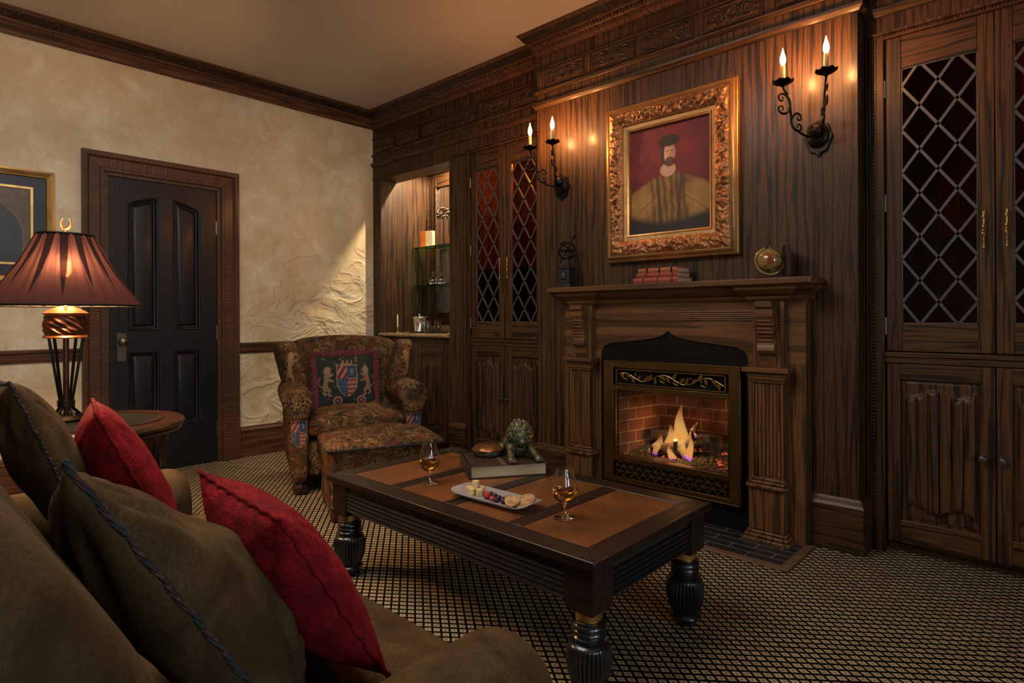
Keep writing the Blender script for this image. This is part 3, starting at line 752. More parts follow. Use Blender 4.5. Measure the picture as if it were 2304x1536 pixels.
m.add([(g0, 3.05, .27), (bx0, yb, .27), (bx0, yb, .75), (g0, 3.05, .75)], [(0,1,2,3)]); m.add([(bx0, yb, .27), (bx1, yb, .27), (bx1, yb, .75), (bx0, yb, .75)], [(0,1,2,3)])
m.add([(bx1, yb, .27), (g1, 3.05, .27), (g1, 3.05, .75), (bx1, yb, .75)], [(0,1,2,3)]); m.add([(g0, 3.05, .70), (bx0, yb, .70), (bx1, yb, .70), (g1, 3.05, .70)], [(0,1,2,3)])
m.add([(g0, 3.05, .27), (bx0, yb, .27), (bx1, yb, .27), (g1, 3.05, .27)], [(0,1,2,3)])
build('brick_firebox', m, brick, gf, world=True, solid=.012)
t = NT('charred_bark'); f = t.noise(t.co(), 30, 4, .7, 1); bark = t.bsdf(t.mix(f, (.006,.005,.005), (.05,.038,.028)), .95, 0, t.bump(f, 1, .02))
t = NT('glowing_embers'); f = t.noise(t.co(), 45, 3, .7); g = t.noise(t.co(loc=(2,0,0)), 7, 2)
ms_ = t.math('MULTIPLY', t.ramp(f, [(.52, 0.0), (.64, 1.0)]), t.ramp(g, [(.50, 0.0), (.62, 1.0)]))
ember = t.bsdf(t.mix(f, (.010,.009,.009), (.06,.055,.05)), .95, 0, t.bump(f, 1, .02), Emission_Color=(1.0,.10,.03,1), Emission_Strength=t.math('MULTIPLY', ms_, 2.2))
m = MB()
m.grid(lambda u, v: (g0+.03+(v*.07)+u*(g1-g0-.06-v*.14), 3.06+v*.33, .279+.05*v+.022*abs(mnoise.noise(Vector((u*23, v*13, 0))))+.008*mnoise.noise(Vector((u*70, v*50, 0)))), 90, 44)
o = build('ember_bed', m, ember, smooth=60); tag(o, 'dark crumbled ember bed glowing in spots under the gas flames', 'embers'); o['kind'] = 'stuff'
def log(p0, p1, r, lab):
    P0, P1 = Vector(p0), Vector(p1); n = 22; pts = [P0.lerp(P1, i/n)+Vector((0, 0, .006*mnoise.noise(Vector((i*.35, r*50, 0))))) for i in range(n+1)]
    m = MB(); rs = [r*(1+.14*mnoise.noise(Vector((i*.6, 3, r*90)))) for i in range(n+1)]
    m.tube(pts, rs, 16); m.m[-2] = 1; m.m[-1] = 1
    mid = P0.lerp(P1, .62); m.tube([mid, mid+Vector((.015, -.02, r+.02)), mid+Vector((.02, -.03, r+.05))], [.014, .012, .011], 8)
    m.m[-1] = 1
    m.v = [tuple(Vector(v)+Vector((.004, .004, .006))*mnoise.noise(Vector(v)*45)) for v in m.v]
    tag(build('fire_log', m, [bark, simple('cut_wood', (.34,.22,.11), .9)], smooth=60), lab, 'log', 'charred logs in the gas fire')
log((-1.86, 3.25, .385), (-1.46, 3.30, .385), .038, 'long charred log at the back of the fire with a pale cut end')
log((-1.74, 3.13, .335), (-1.50, 3.24, .40), .028, 'charred log leaning across the right side of the fire')
log((-1.80, 3.12, .325), (-1.58, 3.16, .325), .024, 'small charred log lying in front under the flames')
# flames
t = NT('gas_flame')
gz_ = t.n('SeparateXYZ', {'Vector': t.n('TexCoord').outputs['Generated']}).outputs[2]
colr = t.ramp(gz_, [(0, (.25,.12,1.0)), (.12, (.9,.25,.5)), (.22, (1,.36,.08)), (.55, (1,.48,.15)), (1, (1,.32,.08))])
fac = t.n('LayerWeight', {'Blend': .42}).outputs[1]
den = t.math('MULTIPLY', t.math('POWER', t.math('SUBTRACT', 1.0, fac, clamp=True), 1.5), t.ramp(gz_, [(0, .55), (.2, .85), (.55, .55), (.85, .15), (1, 0.0)]))
em = t.n('Emission', {'Color': colr, 'Strength': 1.0}); tr = t.n('BsdfTransparent')
ms = t.n('MixShader', {0: den, 1: tr.outputs[0], 2: em.outputs[0]}); t.t.links.new(ms.outputs[0], t.out.inputs[0]); flame_m = t.m
def flame(x, y, z, h, r, lean, lab):
    m = MB(); n = 16; vs = []
    prof = [(0.02, 0), (.55, .04), (.92, .14), (1, .26), (.86, .42), (.62, .58), (.38, .74), (.18, .88), (.03, 1)]
    for pr, pz in prof:
        for i in range(n):
            a = 2*PI*i/n; q = pr*r*1.2*(1+.15*math.sin(3*a+x*40))
            vs.append((x+q*math.cos(a)+lean*pz**2+.012*math.sin(pz*6+x*30), y+q*.5*math.sin(a), z+h*pz))
    k = len(prof); m.add(vs, [(j*n+i, j*n+(i+1) % n, (j+1)*n+(i+1) % n, (j+1)*n+i) for j in range(k-1) for i in range(n)])
    tag(build('gas_flame', m, flame_m, smooth=180, sub=1), lab, 'flame', 'gas flames')
flame(-1.655, 3.20, .325, .28, .040, .01, 'tallest pale orange flame in the middle of the fire')
flame(-1.765, 3.12, .295, .13, .034, .03, 'rounded orange flame at the left of the fire')
flame(-1.715, 3.18, .33, .15, .036, .02, 'wide orange flame left of the tallest one')
flame(-1.605, 3.14, .295, .16, .026, -.01, 'orange flame right of the tallest one')
flame(-1.555, 3.12, .29, .17, .020, -.015, 'narrow blue-based flame at the right of the fire')
flame(-1.665, 3.10, .285, .09, .022, 0, 'small low orange flame at the front of the fire')
flame(-1.60, 3.26, .40, .10, .014, .01, 'thin wisp of flame behind the leaning log')

# ------------------------------------------------------------------ framed pictures
def ringframe(m, P, hw, hh, prof, mats=None, dense=None, seed=0):
    # P(a,b,d): across, up, out ; prof [(inset, out)]
    cs = [(-1, -1), (1, -1), (1, 1), (-1, 1)]
    for k in range(len(prof)-1):
        (i0, d0), (i1, d1) = prof[k], prof[k+1]; mt = mats[k] if mats else 0
        for s in range(4):
            c0, c1 = cs[s], cs[(s+1) % 4]
            if dense and dense.get(k):
                nu, nv, amp = dense[k]
                def fn(u, v, c0=c0, c1=c1):
                    i = i0+(i1-i0)*v; d = d0+(d1-d0)*v
                    a = (c0[0]*(1-u)+c1[0]*u)*(hw-i); b = (c0[1]*(1-u)+c1[1]*u)*(hh-i)
                    L = (a if s % 2 == 0 else b)
                    w_ = math.sin(PI*v)
                    n1 = mnoise.noise(Vector((a*44+seed, b*44, 1))); n2 = mnoise.noise(Vector((a*75, b*75, seed)))
                    th = L*70; sc = math.cos(th+6*(v-.5)*math.sin(th*.5)*2)
                    return P(a, b, d+w_*(amp*(.35*sc+.8*n1+.7*n2)+amp*.9))
                m.grid(fn, nu, nv, mat=mt)
            else:
                m.add([P(c0[0]*(hw-i0), c0[1]*(hh-i0), d0), P(c1[0]*(hw-i0), c1[1]*(hh-i0), d0), P(c1[0]*(hw-i1), c1[1]*(hh-i1), d1), P(c0[0]*(hw-i1), c0[1]*(hh-i1), d1)], [(0,1,2,3)], mt)
pcx, pcz, hw, hh = -1.667, 1.882, .405, .460
pt = thing('framed_portrait', 'portrait painting in a wide carved gilt frame hanging above the mantel', 'painting', (pcx, 3.105, pcz))
P = lambda a, b, d: (a, -d, b)
m = MB()
ringframe(m, P, hw, hh, [(0, 0), (0, .030), (.006, .036), (.014, .038), (.020, .050), (.030, .056), (.036, .052), (.120, .040), (.122, .030), (.142, .026), (.146, .032), (.156, .026), (.158, .004)],
          [1, 1, 1, 1, 1, 1, 0, 1, 1, 1, 1, 1], {6: (170, 14, .015)})
build('carved_frame', m, [simple('carved_gilt_relief', (.36,.17,.075), .42, .75, 110, .8, .75), gilt], pt, smooth=45)
def fbm(x, y, s, o=0): return mnoise.fractal(Vector((x*s, y*s, o)), 1, 2, 4)
def sstep(a, b, x):
    t_ = min(1, max(0, (x-a)/(b-a))); return t_*t_*(3-2*t_)
def lerp3(a, b, k): return tuple(a[i]+(b[i]-a[i])*k for i in range(3))
def portrait(co):
    x = co.x/.247; y = co.z/.302     # -1..1
    n = fbm(x, y, 3, 1)
    c = lerp3((.085,.006,.012), (.15,.012,.02), .5+.5*n)
    c = lerp3(c, (.02,.003,.006), sstep(.5, 1.3, abs(x)*.7+max(0, -y)*.6))
    def el(cx, cy, rx, ry): return ((x-cx)/rx)**2+((y-cy)/ry)**2
    # shoulders and sleeves
    top = .16-.30*abs(x)**1.7-.05
    body = sstep(0, .05, top-y) if abs(x) < 1.0 else 0
    if body > 0:
        st_ = .5+.5*math.sin(x*38+3*fbm(x, y, 2, 5)+y*3)
        och = lerp3((.10,.050,.012), (.30,.165,.045), .5+.5*fbm(x, y, 4, 2))
        och = lerp3(och, (.03,.018,.010), .75*st_*sstep(.02, .5, 1-abs(x)*1.4))
        for s in (-1, 1):
            r = el(s*.72, -.42, .36, .42); och = lerp3(och, (.34,.20,.06), .45*sstep(1.1, .3, r))
            och = lerp3(och, (.02,.013,.01), .8*sstep(.10, .0, abs(math.sin((x*.6*s+y)*7+.8)))*sstep(1.4, .6, r))
        och = lerp3(och, (.05,.03,.015), sstep(.05, .02, abs(abs(x)-.30-.1*y)))
        c = lerp3(c, och, body)
    c = lerp3(c, (.012,.010,.014), sstep(-.62, -.80, y+.10*math.cos(x*2)))
    # joined sleeves and neck, head
    c = lerp3(c, (.42,.26,.18), sstep(1.1, .85, el(-.03, .16, .20, .13)))
    c = lerp3(c, (.03,.015,.01), sstep(1.1, .85, el(-.02, .50, .20, .27)))
    fc = lerp3((.46,.29,.20), (.34,.17,.11), sstep(-.1, .15, x))
    c = lerp3(c, fc, sstep(1.08, .88, el(.015, .46, .145, .22)))
    c = lerp3(c, (.035,.018,.012), .9*sstep(1.1, .8, el(.02, .30, .13, .095)))
    c = lerp3(c, (.34,.12,.09), .8*sstep(1.1, .5, el(.03, .335, .04, .014)))
    for ex in (-.045, .075): c = lerp3(c, (.03,.015,.01), .85*sstep(1.1, .6, el(ex, .505, .030, .016)))
    c = lerp3(c, (.25,.12,.08), .5*sstep(.022, .0, abs(x-.035))*sstep(.06, .0, abs(y-.43)))
    c = lerp3(c, (.012,.010,.012), sstep(1.1, .9, el(0, .70, .27, .11)))
    return tuple(min(1, k_*1.55) for k_ in c)
m = MB(); m.grid(lambda u, v: (-.249+.498*u, -.006, -.304+.608*v), 120, 150)
build('canvas', m, paint_mat('oil_paint', .6), pt, color=portrait)
# left wall picture (cropped by the frame edge)
lp = thing('framed_print', 'dark arched print in a gilt frame with blue mount beside the black door', 'picture', (WX, .35, 1.68))
P = lambda a, b, d: (d, a, b)
m = MB(); ringframe(m, P, .48, .352, [(0, .0), (0, .030), (.012, .034), (.030, .026), (.036, .022), (.040, .026), (.044, .016)], [0]*6); ringframe(m, P, .372, .245, [(-.004, .010), (0, .020), (.014, .020), (.018, .010)])
build('gilt_frame', m, gilt2, lp, smooth=30)
m = MB(); m.box(.008, .012, -.44, .44, -.31, .31); build('blue_mount', m, simple('navy_mount', (.016,.024,.045), .5), lp)
def lprint(co):
    y, z = co.y/.36, co.z/.235; n = fbm(y, z, 4, 3)
    c = lerp3((.012,.017,.026), (.03,.04,.055), .5+.5*n)
    c = lerp3(c, (.30,.27,.2), sstep(1, .7, ((y-.15)/.14)**2+((z+.1)/.55)**2))
    r = (y/.90)**2+((max(z, -.3)+.3)/1.15)**2
    c = lerp3(c, lerp3((.07,.035,.02), (.17,.10,.06), .5+.5*fbm(y, z, 14, 9)), sstep(.98, 1.02, r)); c = lerp3(c, (.25,.15,.08), .7*sstep(.04, .0, abs(r-1)))
    return c
m = MB(); m.grid(lambda u, v: (.0125, -.362+.724*u, -.236+.472*v), 140, 90); build('print', m, paint_mat('print_paint', .35), lp, color=lprint)
# ------------------------------------------------------------------ sconces
def cscroll(n, kmid, kend, p, total=1.0):
    pts = []; x = y = 0; th = 0; N = n; ds = 1/N
    half_ = []
    for sgn in (1, -1):
        x = y = 0; th = 0; L = []
        for i in range(N//2):
            s = (i+.5)/(N/2); k = kmid+kend*s**p; th += sgn*k*ds*1.0; x += math.cos(th)*ds*sgn; y += math.sin(th)*ds*sgn; L.append((x, y))
        half_.append(L)
    return half_[1][::-1]+[(0, 0)]+half_[0]
bulb_m = emis('candle_bulb_glow', (1.0,.40,.12), 620)
def sconce(loc, lab):
    root = thing('wall_sconce', lab, 'wall light', loc, 0, 'candle wall sconces')
    m = MB(); pts = []
    for i in range(60):
        a = 2*PI*i/60; r = .060*(1+.07*math.cos(a*8)); x, z = r*math.cos(a), r*1.25*math.sin(a)
        if z < 0: x *= 1-.35*(-z/.08)**2; z *= 1.15
        pts.append((x, z-.005))
    m.prism(pts, 'y', -.014, 0); n0 = len(m.v)
    m.ell((0, -.012, .000), (.050, .026, .060), 28, 14); m.ell((0, -.034, .020), (.036, .036, .038), 24, 14)
    build('backplate', m, iron, root, bevel=.003, weld=False)
    for s in (-1, 1):
        d = Vector((s*.09, -.19)); d.normalize(); L = .21
        def RP(r, h): return (d.x*r*1.13, -.02+d.y*r*1.13, h)
        m = MB()
        sc = cscroll(70, 5.2, 30, 2.2)
        def place(c, size, rot, flip, rad):
            P_ = []
            for x, y in sc:
                y = y*flip; xx = x*math.cos(rot)-y*math.sin(rot); yy = x*math.sin(rot)+y*math.cos(rot)
                P_.append(RP(c[0]+xx*size, c[1]+yy*size))
            rr = [rad*(.55+.45*math.sin(PI*min(1, max(0, i/(len(P_)-1))))) for i in range(len(P_))]
            m.tube(P_, rr, 7, flat=1.5)
        place((.152, .125), .30, PI/2, -1, .0046)
        place((.146, .050), .26, PI/2, 1, .0046)
        m.tube([RP(.02, .0), RP(.05, -.012), RP(.085, -.004), RP(.115, .010)], .005, 8)
        m.tube([RP(.146, .06), RP(.149, .085), RP(.152, .115)], .006, 8)
        m.tube([RP(.165, .172), RP(.182, .186), RP(.19, .200), RP(.19, .222)], .0046, 8)
        build('scroll_arm', m, iron, root, weld=False, smooth=60)
        q = RP(.19, 0)
        m = MB(); k = 48; vs = []
        for (r, z) in ((.004, .208), (.016, .210), (.036, .220), (.046, .226), (.046, .229), (.035, .2235), (.010, .217)):
            for i in range(k):
                a = 2*PI*i/k; e = 1+.05*math.cos(8*a) if r > .02 else 1; vs.append((q[0]+r*e*math.cos(a), q[1]+r*e*math.sin(a), z+(.003*math.cos(8*a) if r > .03 else 0)))
        m.add(vs, [(j*k+i, j*k+(i+1) % k, (j+1)*k+(i+1) % k, (j+1)*k+i) for j in range(6) for i in range(k)])
        m.lathe([(.006, .20), (.010, .206), (.006, .212), (.013, .218), (.0135, .240), (.012, .240)], (q[0], q[1], 0), 16)
        build('drip_pan', m, iron, root, weld=False)
        m = MB(); m.lathe([(.0105, .238), (.0105, .298), (.009, .302), (.004, .302)], (q[0], q[1], 0), 16)
        cd = build('candle_sleeve', m, ivory, root)
        m = MB(); m.lathe([(.004, .300), (.008, .306), (.0118, .318), (.0125, .328), (.0105, .342), (.006, .356), (.0022, .370), (.0006, .380)], (q[0], q[1], 0), 16)
        build('flame_bulb', m, bulb_m, cd, smooth=80)
    return root
sconce((-2.44, BY, 1.955), 'lit two-candle wrought iron sconce left of the portrait')
sconce((-.885, BY, 1.955), 'lit two-candle wrought iron sconce right of the portrait')
# ------------------------------------------------------------------ soft shapes
def sg(c, e): return math.copysign(abs(c)**e, c)
def superell(m, c, r, ev, eh, nu=48, nv=24, fn=None, mat=0):
    def f(u, v):
        th = 2*PI*u; ph = PI*(v-.5)
        p = Vector((r[0]*sg(math.cos(ph), ev)*sg(math.cos(th), eh), r[1]*sg(math.cos(ph), ev)*sg(math.sin(th), eh), r[2]*sg(math.sin(ph), ev)))
        if fn: p = fn(p)
        return (p[0]+c[0], p[1]+c[1], p[2]+c[2])
    m.grid(f, nu, nv, cu=True, mat=mat)
def cushion_mesh(A, B, C, D, bf, bb, hint, n=44, pinch=.05, wr=.006, seed=0, ex=.5, skew=0):
    """A near-top, B far-top, C far-bottom, D near-bottom; returns mesh builder and rim points"""
    A, B, C, D = map(Vector, (A, B, C, D)); hint = Vector(hint)
    ctr = (A+B+C+D)/4
    nrm = ((B-A)+(C-D)).cross((D-A)+(C-B)).normalized()
    if nrm.dot(hint) < 0: nrm = -nrm
    def base(u, v):
        uu, vv = 2*u-1, 2*v-1
        u2 = .5+.5*uu*(1-pinch*(1-vv*vv)); v2 = .5+.5*vv*(1-pinch*(1-uu*uu))
        return (A*(1-u2)+B*u2)*(1-v2)+(D*(1-u2)+C*u2)*v2
    def P(u, v, s):
        uu, vv = 2*u-1, 2*v-1
        w_ = max(0, (1-uu*uu)*(1-vv*vv))**ex
        p = base(u, v)
        q = p*9+Vector((seed, 0, s))
        crease = 0
        for cu, cv in ((-1, -1), (1, -1), (1, 1), (-1, 1)):
            dx, dy = uu-cu, vv-cv; rr = math.hypot(dx, dy)
            if rr < 1.1: crease += math.sin(math.atan2(dy, dx)*14+seed)*math.exp(-((rr-.42)/.28)**2)
        k = wr*(crease*.8+1.6*mnoise.noise(q))*min(1, w_*2)
        return p+nrm*s*((bf*(1-skew+2*skew*v) if s > 0 else bb)*w_+k)
    m = MB()
    for s in (1, -1): m.grid(lambda u, v, s=s: tuple(P(u, v, s)), n, n)
    rim = [base(i/n, 0) for i in range(n)]+[base(1, i/n) for i in range(n)]+[base(1-i/n, 1) for i in range(n)]+[base(0, 1-i/n) for i in range(n)]
    return m, rim, ctr, nrm
def cushion(name, lab, A, B, C, D, bf, bb, hint, mats, pipe, piper, seed=0, group=None, pinch=.05, wr=.006, ex=.5, pname='piping', skew=0):
    m, rim, ctr, nrm = cushion_mesh(A, B, C, D, bf, bb, hint, seed=seed, pinch=pinch, wr=wr, ex=ex, skew=skew)
    base_ = Vector((ctr.x, ctr.y, min(p[2] for p in (A, B, C, D))))
    root = thing(name, lab, 'cushion', base_, 0, group)
    build('cover', m, mats, root, smooth=180, world=True)
    k = len(rim); m2 = MB()
    rp = [rim[i]+Vector((0, 0, 0))+nrm*.0015*math.sin(i*1.1+seed) for i in range(k)]
    m2.tube(rp, [piper*(1+.12*math.sin(i*2.3)) for i in range(k)], 8, closed=True)
    build(pname, m2, pipe, root, smooth=180, world=True)
    return root

# ------------------------------------------------------------------ sofa
so = thing('sofa', 'olive brown velvet two-seat sofa with rolled arms in the left foreground', 'sofa', (-1.6, .35, 0))
m = MB(); superell(m, (-1.615, .36, .185), (.96, .42, .125), .25, .2, 60, 20); build('seat_base', m, olive, so, smooth=180, world=True)
for i, xc in enumerate((-1.255, -1.985)):
    m = MB()
    def fn(p):
        s = (1-(p.x/.37)**2)*(1-(p.y/.38)**2)
        return Vector((p.x, p.y, p.z+(.018*max(0, s) if p.z > 0 else 0)+.004*mnoise.noise(p*6+Vector((i, 0, 0)))))
    superell(m, (xc, .495, .335), (.368, .385, .068), .32, .18, 80, 28, fn)
    build('seat_cushion', m, olive, so, smooth=180, world=True)
def armc(xc, sgn):
    m = MB()
    def fn(u, v):
        a = 2*PI*u
        # cross-section: roll on top of a panel, lofted along y
        y0, y1 = -.12, .83
        t_ = v
        e = 1-max(0, (abs(2*t_-1)-.86)/.14)**2.2*.30
        y = y0+(y1-y0)*t_
        r = .118*e*(1+.02*math.sin(y*9))
        cx, cz = xc, .418
        x = cx+r*math.cos(a); z = cz+r*math.sin(a)*1.0
        if math.sin(a) < -.1:
            k = min(1, (-math.sin(a)-.1)/.5); z = cz+(.118*-.1)+(-.34*e)*k if k < 1 else .045
            x = cx+math.copysign(min(abs(r*math.cos(a))*1.0+.0, .118)*(1 if k < .99 else .95), math.cos(a)) if k < 1 else cx+r*.9*math.cos(a)/.85
        return (x, y, z)
    m.grid(fn, 56, 60, cu=True, capu=True)
    build('rolled_arm', m, olive, so, smooth=60, world=True, sub=1)
armc(-.752, 1); armc(-2.475, -1)
m = MB()
def bfn(u, v):
    a = 2*PI*u
    prof = [(.32, .10), (.31, .42), (.262, .58), (.190, .76), (.115, .88), (.065, .945), (.0, .97), (-.08, .955), (-.14, .88), (-.17, .5), (-.17, .08)]
    q = u*len(prof); i = int(q) % len(prof); f = q-int(q); p0, p1 = prof[i], prof[(i+1) % len(prof)]
    y = p0[0]+(p1[0]-p0[0])*f; z = p0[1]+(p1[1]-p0[1])*f
    e = 1-max(0, (abs(2*v-1)-.95)/.05)**2*.10
    cy, cz = 0.02, .5
    return (-2.59+1.955*v, cy+(y-cy)*e, cz+(z-cz)*e)
m.grid(bfn, 44, 40, cu=True, capu=True); build('backrest', m, olive, so, smooth=180, world=True, sub=1)
for x in (-.72, -2.5):
    for y in (-.05, .70):
        m = MB(); m.lathe([(.025, 0), (.032, .03), (.034, .07)], (x, y, 0), 14); build('foot', m, tab_wood, so, world=True)
cushion('back_cushion', 'plump olive velvet cushion with multicoloured cord, nearest the camera on the sofa',
        (-.90, .165, .925), (-1.34, .255, .80), (-1.36, .55, .455), (-.92, .475, .415), .112, .100, (0, 1, .4), olive, cord, .0046, 1, 'olive sofa cushions', .03, .011, skew=.66)
cushion('back_cushion', 'olive velvet corded cushion at the far end of the sofa, next to the lamp',
        (-1.90, .240, .945), (-2.34, .25, .93), (-2.34, .46, .43), (-1.90, .44, .43), .085, .07, (0, 1, .4), olive, cord, .0042, 4, 'olive sofa cushions', .05, .010)
cushion('throw_pillow', 'red chenille pillow in the foreground, in front of the nearest olive cushion',
        (-.945, .462, .770), (-1.372, .487, .772), (-1.35, .68, .42), (-.905, .640, .455), .078, .085, (0, 1, .4), redchen, redchen, .005, 2, 'red chenille pillows', .03, .004, .5, 'seam')
cushion('throw_pillow', 'red chenille pillow at the far end of the sofa, standing before the side table',
        (-1.905, .418, .845), (-2.32, .50, .840), (-2.31, .72, .41), (-1.885, .62, .41), .060, .13, (0, 1, .4), redchen, redchen, .005, 7, 'red chenille pillows', .03, .004, .5, 'seam')

# ------------------------------------------------------------------ tapestry armchair + ottoman
ANG = math.radians(66.5)
ac = thing('wingback_armchair', 'wingback armchair in dark heraldic tapestry with rolled arms, facing the coffee table', 'armchair', (-3.331, 2.14, 0), ANG)
def capsule(p, a, b, r0, r1):
    dx, dy = b[0]-a[0], b[1]-a[1]; L = dx*dx+dy*dy; t_ = max(0, min(1, ((p[0]-a[0])*dx+(p[1]-a[1])*dy)/(L+1e-9)))
    return math.hypot(p[0]-a[0]-dx*t_, p[1]-a[1]-dy*t_) < r0+(r1-r0)*t_
def lion(px, pz):
    """rampant lion facing +x in a box 0..1 x 0..1; 0 none, 1 body, 2 mane"""
    p = (px, pz)
    if math.hypot((px-.52)/.17, (pz-.84)/.13) < 1: return 2
    parts = [((.50,.78), (.40,.40), .13, .10), ((.40,.40), (.42,.30), .11, .12), ((.42,.28), (.62,.18), .09, .05), ((.62,.18), (.56,.04), .045, .04), ((.56,.03), (.68,.03), .03, .03),
             ((.36,.28), (.30,.10), .08, .045), ((.30,.08), (.42,.05), .035, .03), ((.52,.64), (.78,.72), .06, .04), ((.50,.56), (.78,.50), .055, .035), ((.30,.28), (.10,.34), .028, .022), ((.10,.34), (.06,.50), .022, .02), ((.06,.50), (.14,.60), .022, .035)]
    for q in parts:
        if capsule(p, *q): return 1
    return 0
LC = (.34,.19,.08); LM = (.38,.20,.10)
def shield(x, z):
    """x -1..1, z -1..1 ; None outside"""
    w_ = 1.0 if z > .1 else math.sqrt(max(0, 1-((.1-z)/1.12)**2))**1.15
    if abs(x) > w_ or z > 1: return None
    if abs(x) > w_-.09 or z > .93: return (.30,.22,.13)
    if x < 0 and z > .15: return (.22,.02,.025) if ((x-z)*1.7) % 1 < .5 else (.33,.22,.17)
    if x >= 0 and z > .15: return (.34,.28,.20) if (math.hypot((x-.48)/.16, (z-.55)/.2) < 1 and (int(x*30)+int(z*24)) % 2) else (.035,.075,.14)
    if x < 0: return (.28,.20,.10) if mnoise.noise(Vector((x*11, z*11, 4))) > .32 else (.035,.07,.13)
    return (.26,.03,.03) if ((z*2.3+.22*abs(((x*3.2) % 1)-.5)*2) % .62) < .3 else (.38,.24,.20)
body_m = MB(); superell(body_m, (0, .39, .215), (.335, .36, .125), .25, .22, 60, 20); build('seat_frame', body_m, tap, ac, smooth=180)
m = MB()
superell(m, (0, .275, .415), (.300, .305, .075), .45, .22, 72, 28, lambda p: Vector((p.x*(1+.03*math.cos(p.y*3)), p.y, p.z+(.018*(1-(p.x/.3)**2)*(1-(p.y/.31)**2) if p.z > 0 else 0))))
build('seat_cushion', m, tap, ac, smooth=180)
m = MB(); k = [(sgx*.292, y) for sgx, y in ((-1, .50), (-1, -.012), (1, -.012), (1, .50))]
m.tube([(-.296, .5, .435), (-.296, .0, .435), (-.285, -.022, .435), (.285, -.022, .435), (.296, .0, .435), (.296, .5, .435)], .005, 6); build('piping', m, cord, ac)
def armsec(s):
    pts = []  # outline closed, s=+1 right arm; x outwards positive then mirrored
    for i in range(14):
        a = math.radians(-38+ (256)*i/13)   # from outer-low over the top to inner-low
        pts.append((.362+.094*math.cos(a), .585+.094*math.sin(a)))
    pts += [(.300, .48), (.298, .36), (.300, .24), (.306, .12), (.315, .085), (.352, .078), (.392, .085), (.400, .12), (.412, .24), (.418, .36), (.422, .48)]
    return [(s*x, z) for x, z in pts]
for s in (-1, 1):
    sec = armsec(s); n = len(sec); m = MB(); o = 0
    ys = [.0, .008, .03, .2, .45, .66, .70]; sc_ = [.94, .985, 1, 1, 1, 1, .9]
    vs = []
    for y, e in zip(ys, sc_):
        for x, z in sec: vs.append((s*.358+(x-s*.358)*e, y+(.0 if z > .47 else .02), .36+(z-.36)*(1-(1-e)*.35)))
    m.add(vs, [(j*n+i, j*n+(i+1) % n, (j+1)*n+(i+1) % n, (j+1)*n+i) for j in range(len(ys)-1) for i in range(n)]+[tuple((len(ys)-1)*n+i for i in range(n))])
    build('rolled_arm', m, tap, ac, smooth=50)
    # front face, figured
    def fcol(co, s=s):
        x = (co.x-s*.357)/.047; z = (co.z-.385)/.085
        c_ = shield(x, z)
        if c_: return c_
        if abs(co.z-.490) < .012 and abs(x) < .8: return (.26,.16,.07) if (int((co.x+1)*110) % 2) else (0, 0, 0)
        return (0, 0, 0)
    def ff(u, v, s=s):
        # rows in z, columns across
        z = .082+(.679-.082)*v
        xs_ = []
        for i in range(n):
            (xa, za), (xb, zb) = sec[i], sec[(i+1) % n]
            if (za-z)*(zb-z) <= 0 and za != zb: xs_.append(xa+(xb-xa)*(z-za)/(zb-za))
        if len(xs_) < 2: xs_ = [s*.355, s*.363]
        a_, b_ = min(xs_), max(xs_); cx_ = s*.358
        a_, b_ = cx_+(a_-cx_)*.95, cx_+(b_-cx_)*.95
        x = a_+(b_-a_)*u; bul = (1-(2*u-1)**2)**.5*.020*(min(1, (1-v)*14)*min(1, v*14))**.5
        return (x, (.0 if z > .49 else .02 if z < .45 else .02*(.49-z)/.04)-bul-.001, z)
    m = MB(); m.grid(ff, 30, 130); build('arm_front_panel', m, tapa, ac, smooth=180, color=fcol, weld=False)
# back
m = MB()
def bk(p):
    x, y, z = p
    y2 = y*(1-.15*(z/.3))+.20*z+.03*(x/.37)**2*-1
    z2 = z-(.030*(x/.37)**2 if z > 0 else 0)*(z/.3)
    return Vector((x*(1+.05*(z/.3)), y2, z2))
superell(m, (0, .645, .655), (.385, .10, .315), .28, .40, 72, 40, bk); build('backrest', m, tap, ac, smooth=180)
for s in (-1, 1):
    m = MB()
    def wg(p, s=s):
        x, y, z = p
        y2 = y+.10*z+(-.03 if z > .05 else 0)*0
        return Vector((x+s*.04*(z/.17)+s*(-.05)*(y/.18)*-.5, y2-(.04*(z/.2)**2 if y < 0 else 0)*-1, z))
    superell(m, (s*.378, .485, .765), (.070, .180, .172), .42, .5, 260, 120, wg)
    def wcol(co, s=s):
        if co.y > .56: return (0, 0, 0)
        u = (co.x-s*.385)/.125+.5; v = (co.z-.665)/.215
        if co.y > .44: return (0, 0, 0)
        if s < 0: u = u
        L = lion((u if s < 0 else 1-u), v)
        if L == 1: return LC
        if L == 2: return LM
        if v < .0 and v > -.16 and mnoise.noise(Vector((co.x*60, co.z*60, co.y*60))) > .15: return (.16,.03,.025)
        return (0, 0, 0)
    build('wing', m, tapa, ac, smooth=180, color=wcol)
for x in (-.345, .345):
    m = MB(); m.lathe([(.030, 0), (.044, .012), (.050, .035), (.046, .060), (.034, .078), (.034, .09)], (x, .065, 0), 20); build('bun_foot', m, red_wood, ac)
    m = MB(); m.lathe([(.018, 0), (.026, .10)], (x*.9, .68, 0), 12); build('rear_leg', m, red_wood, ac)

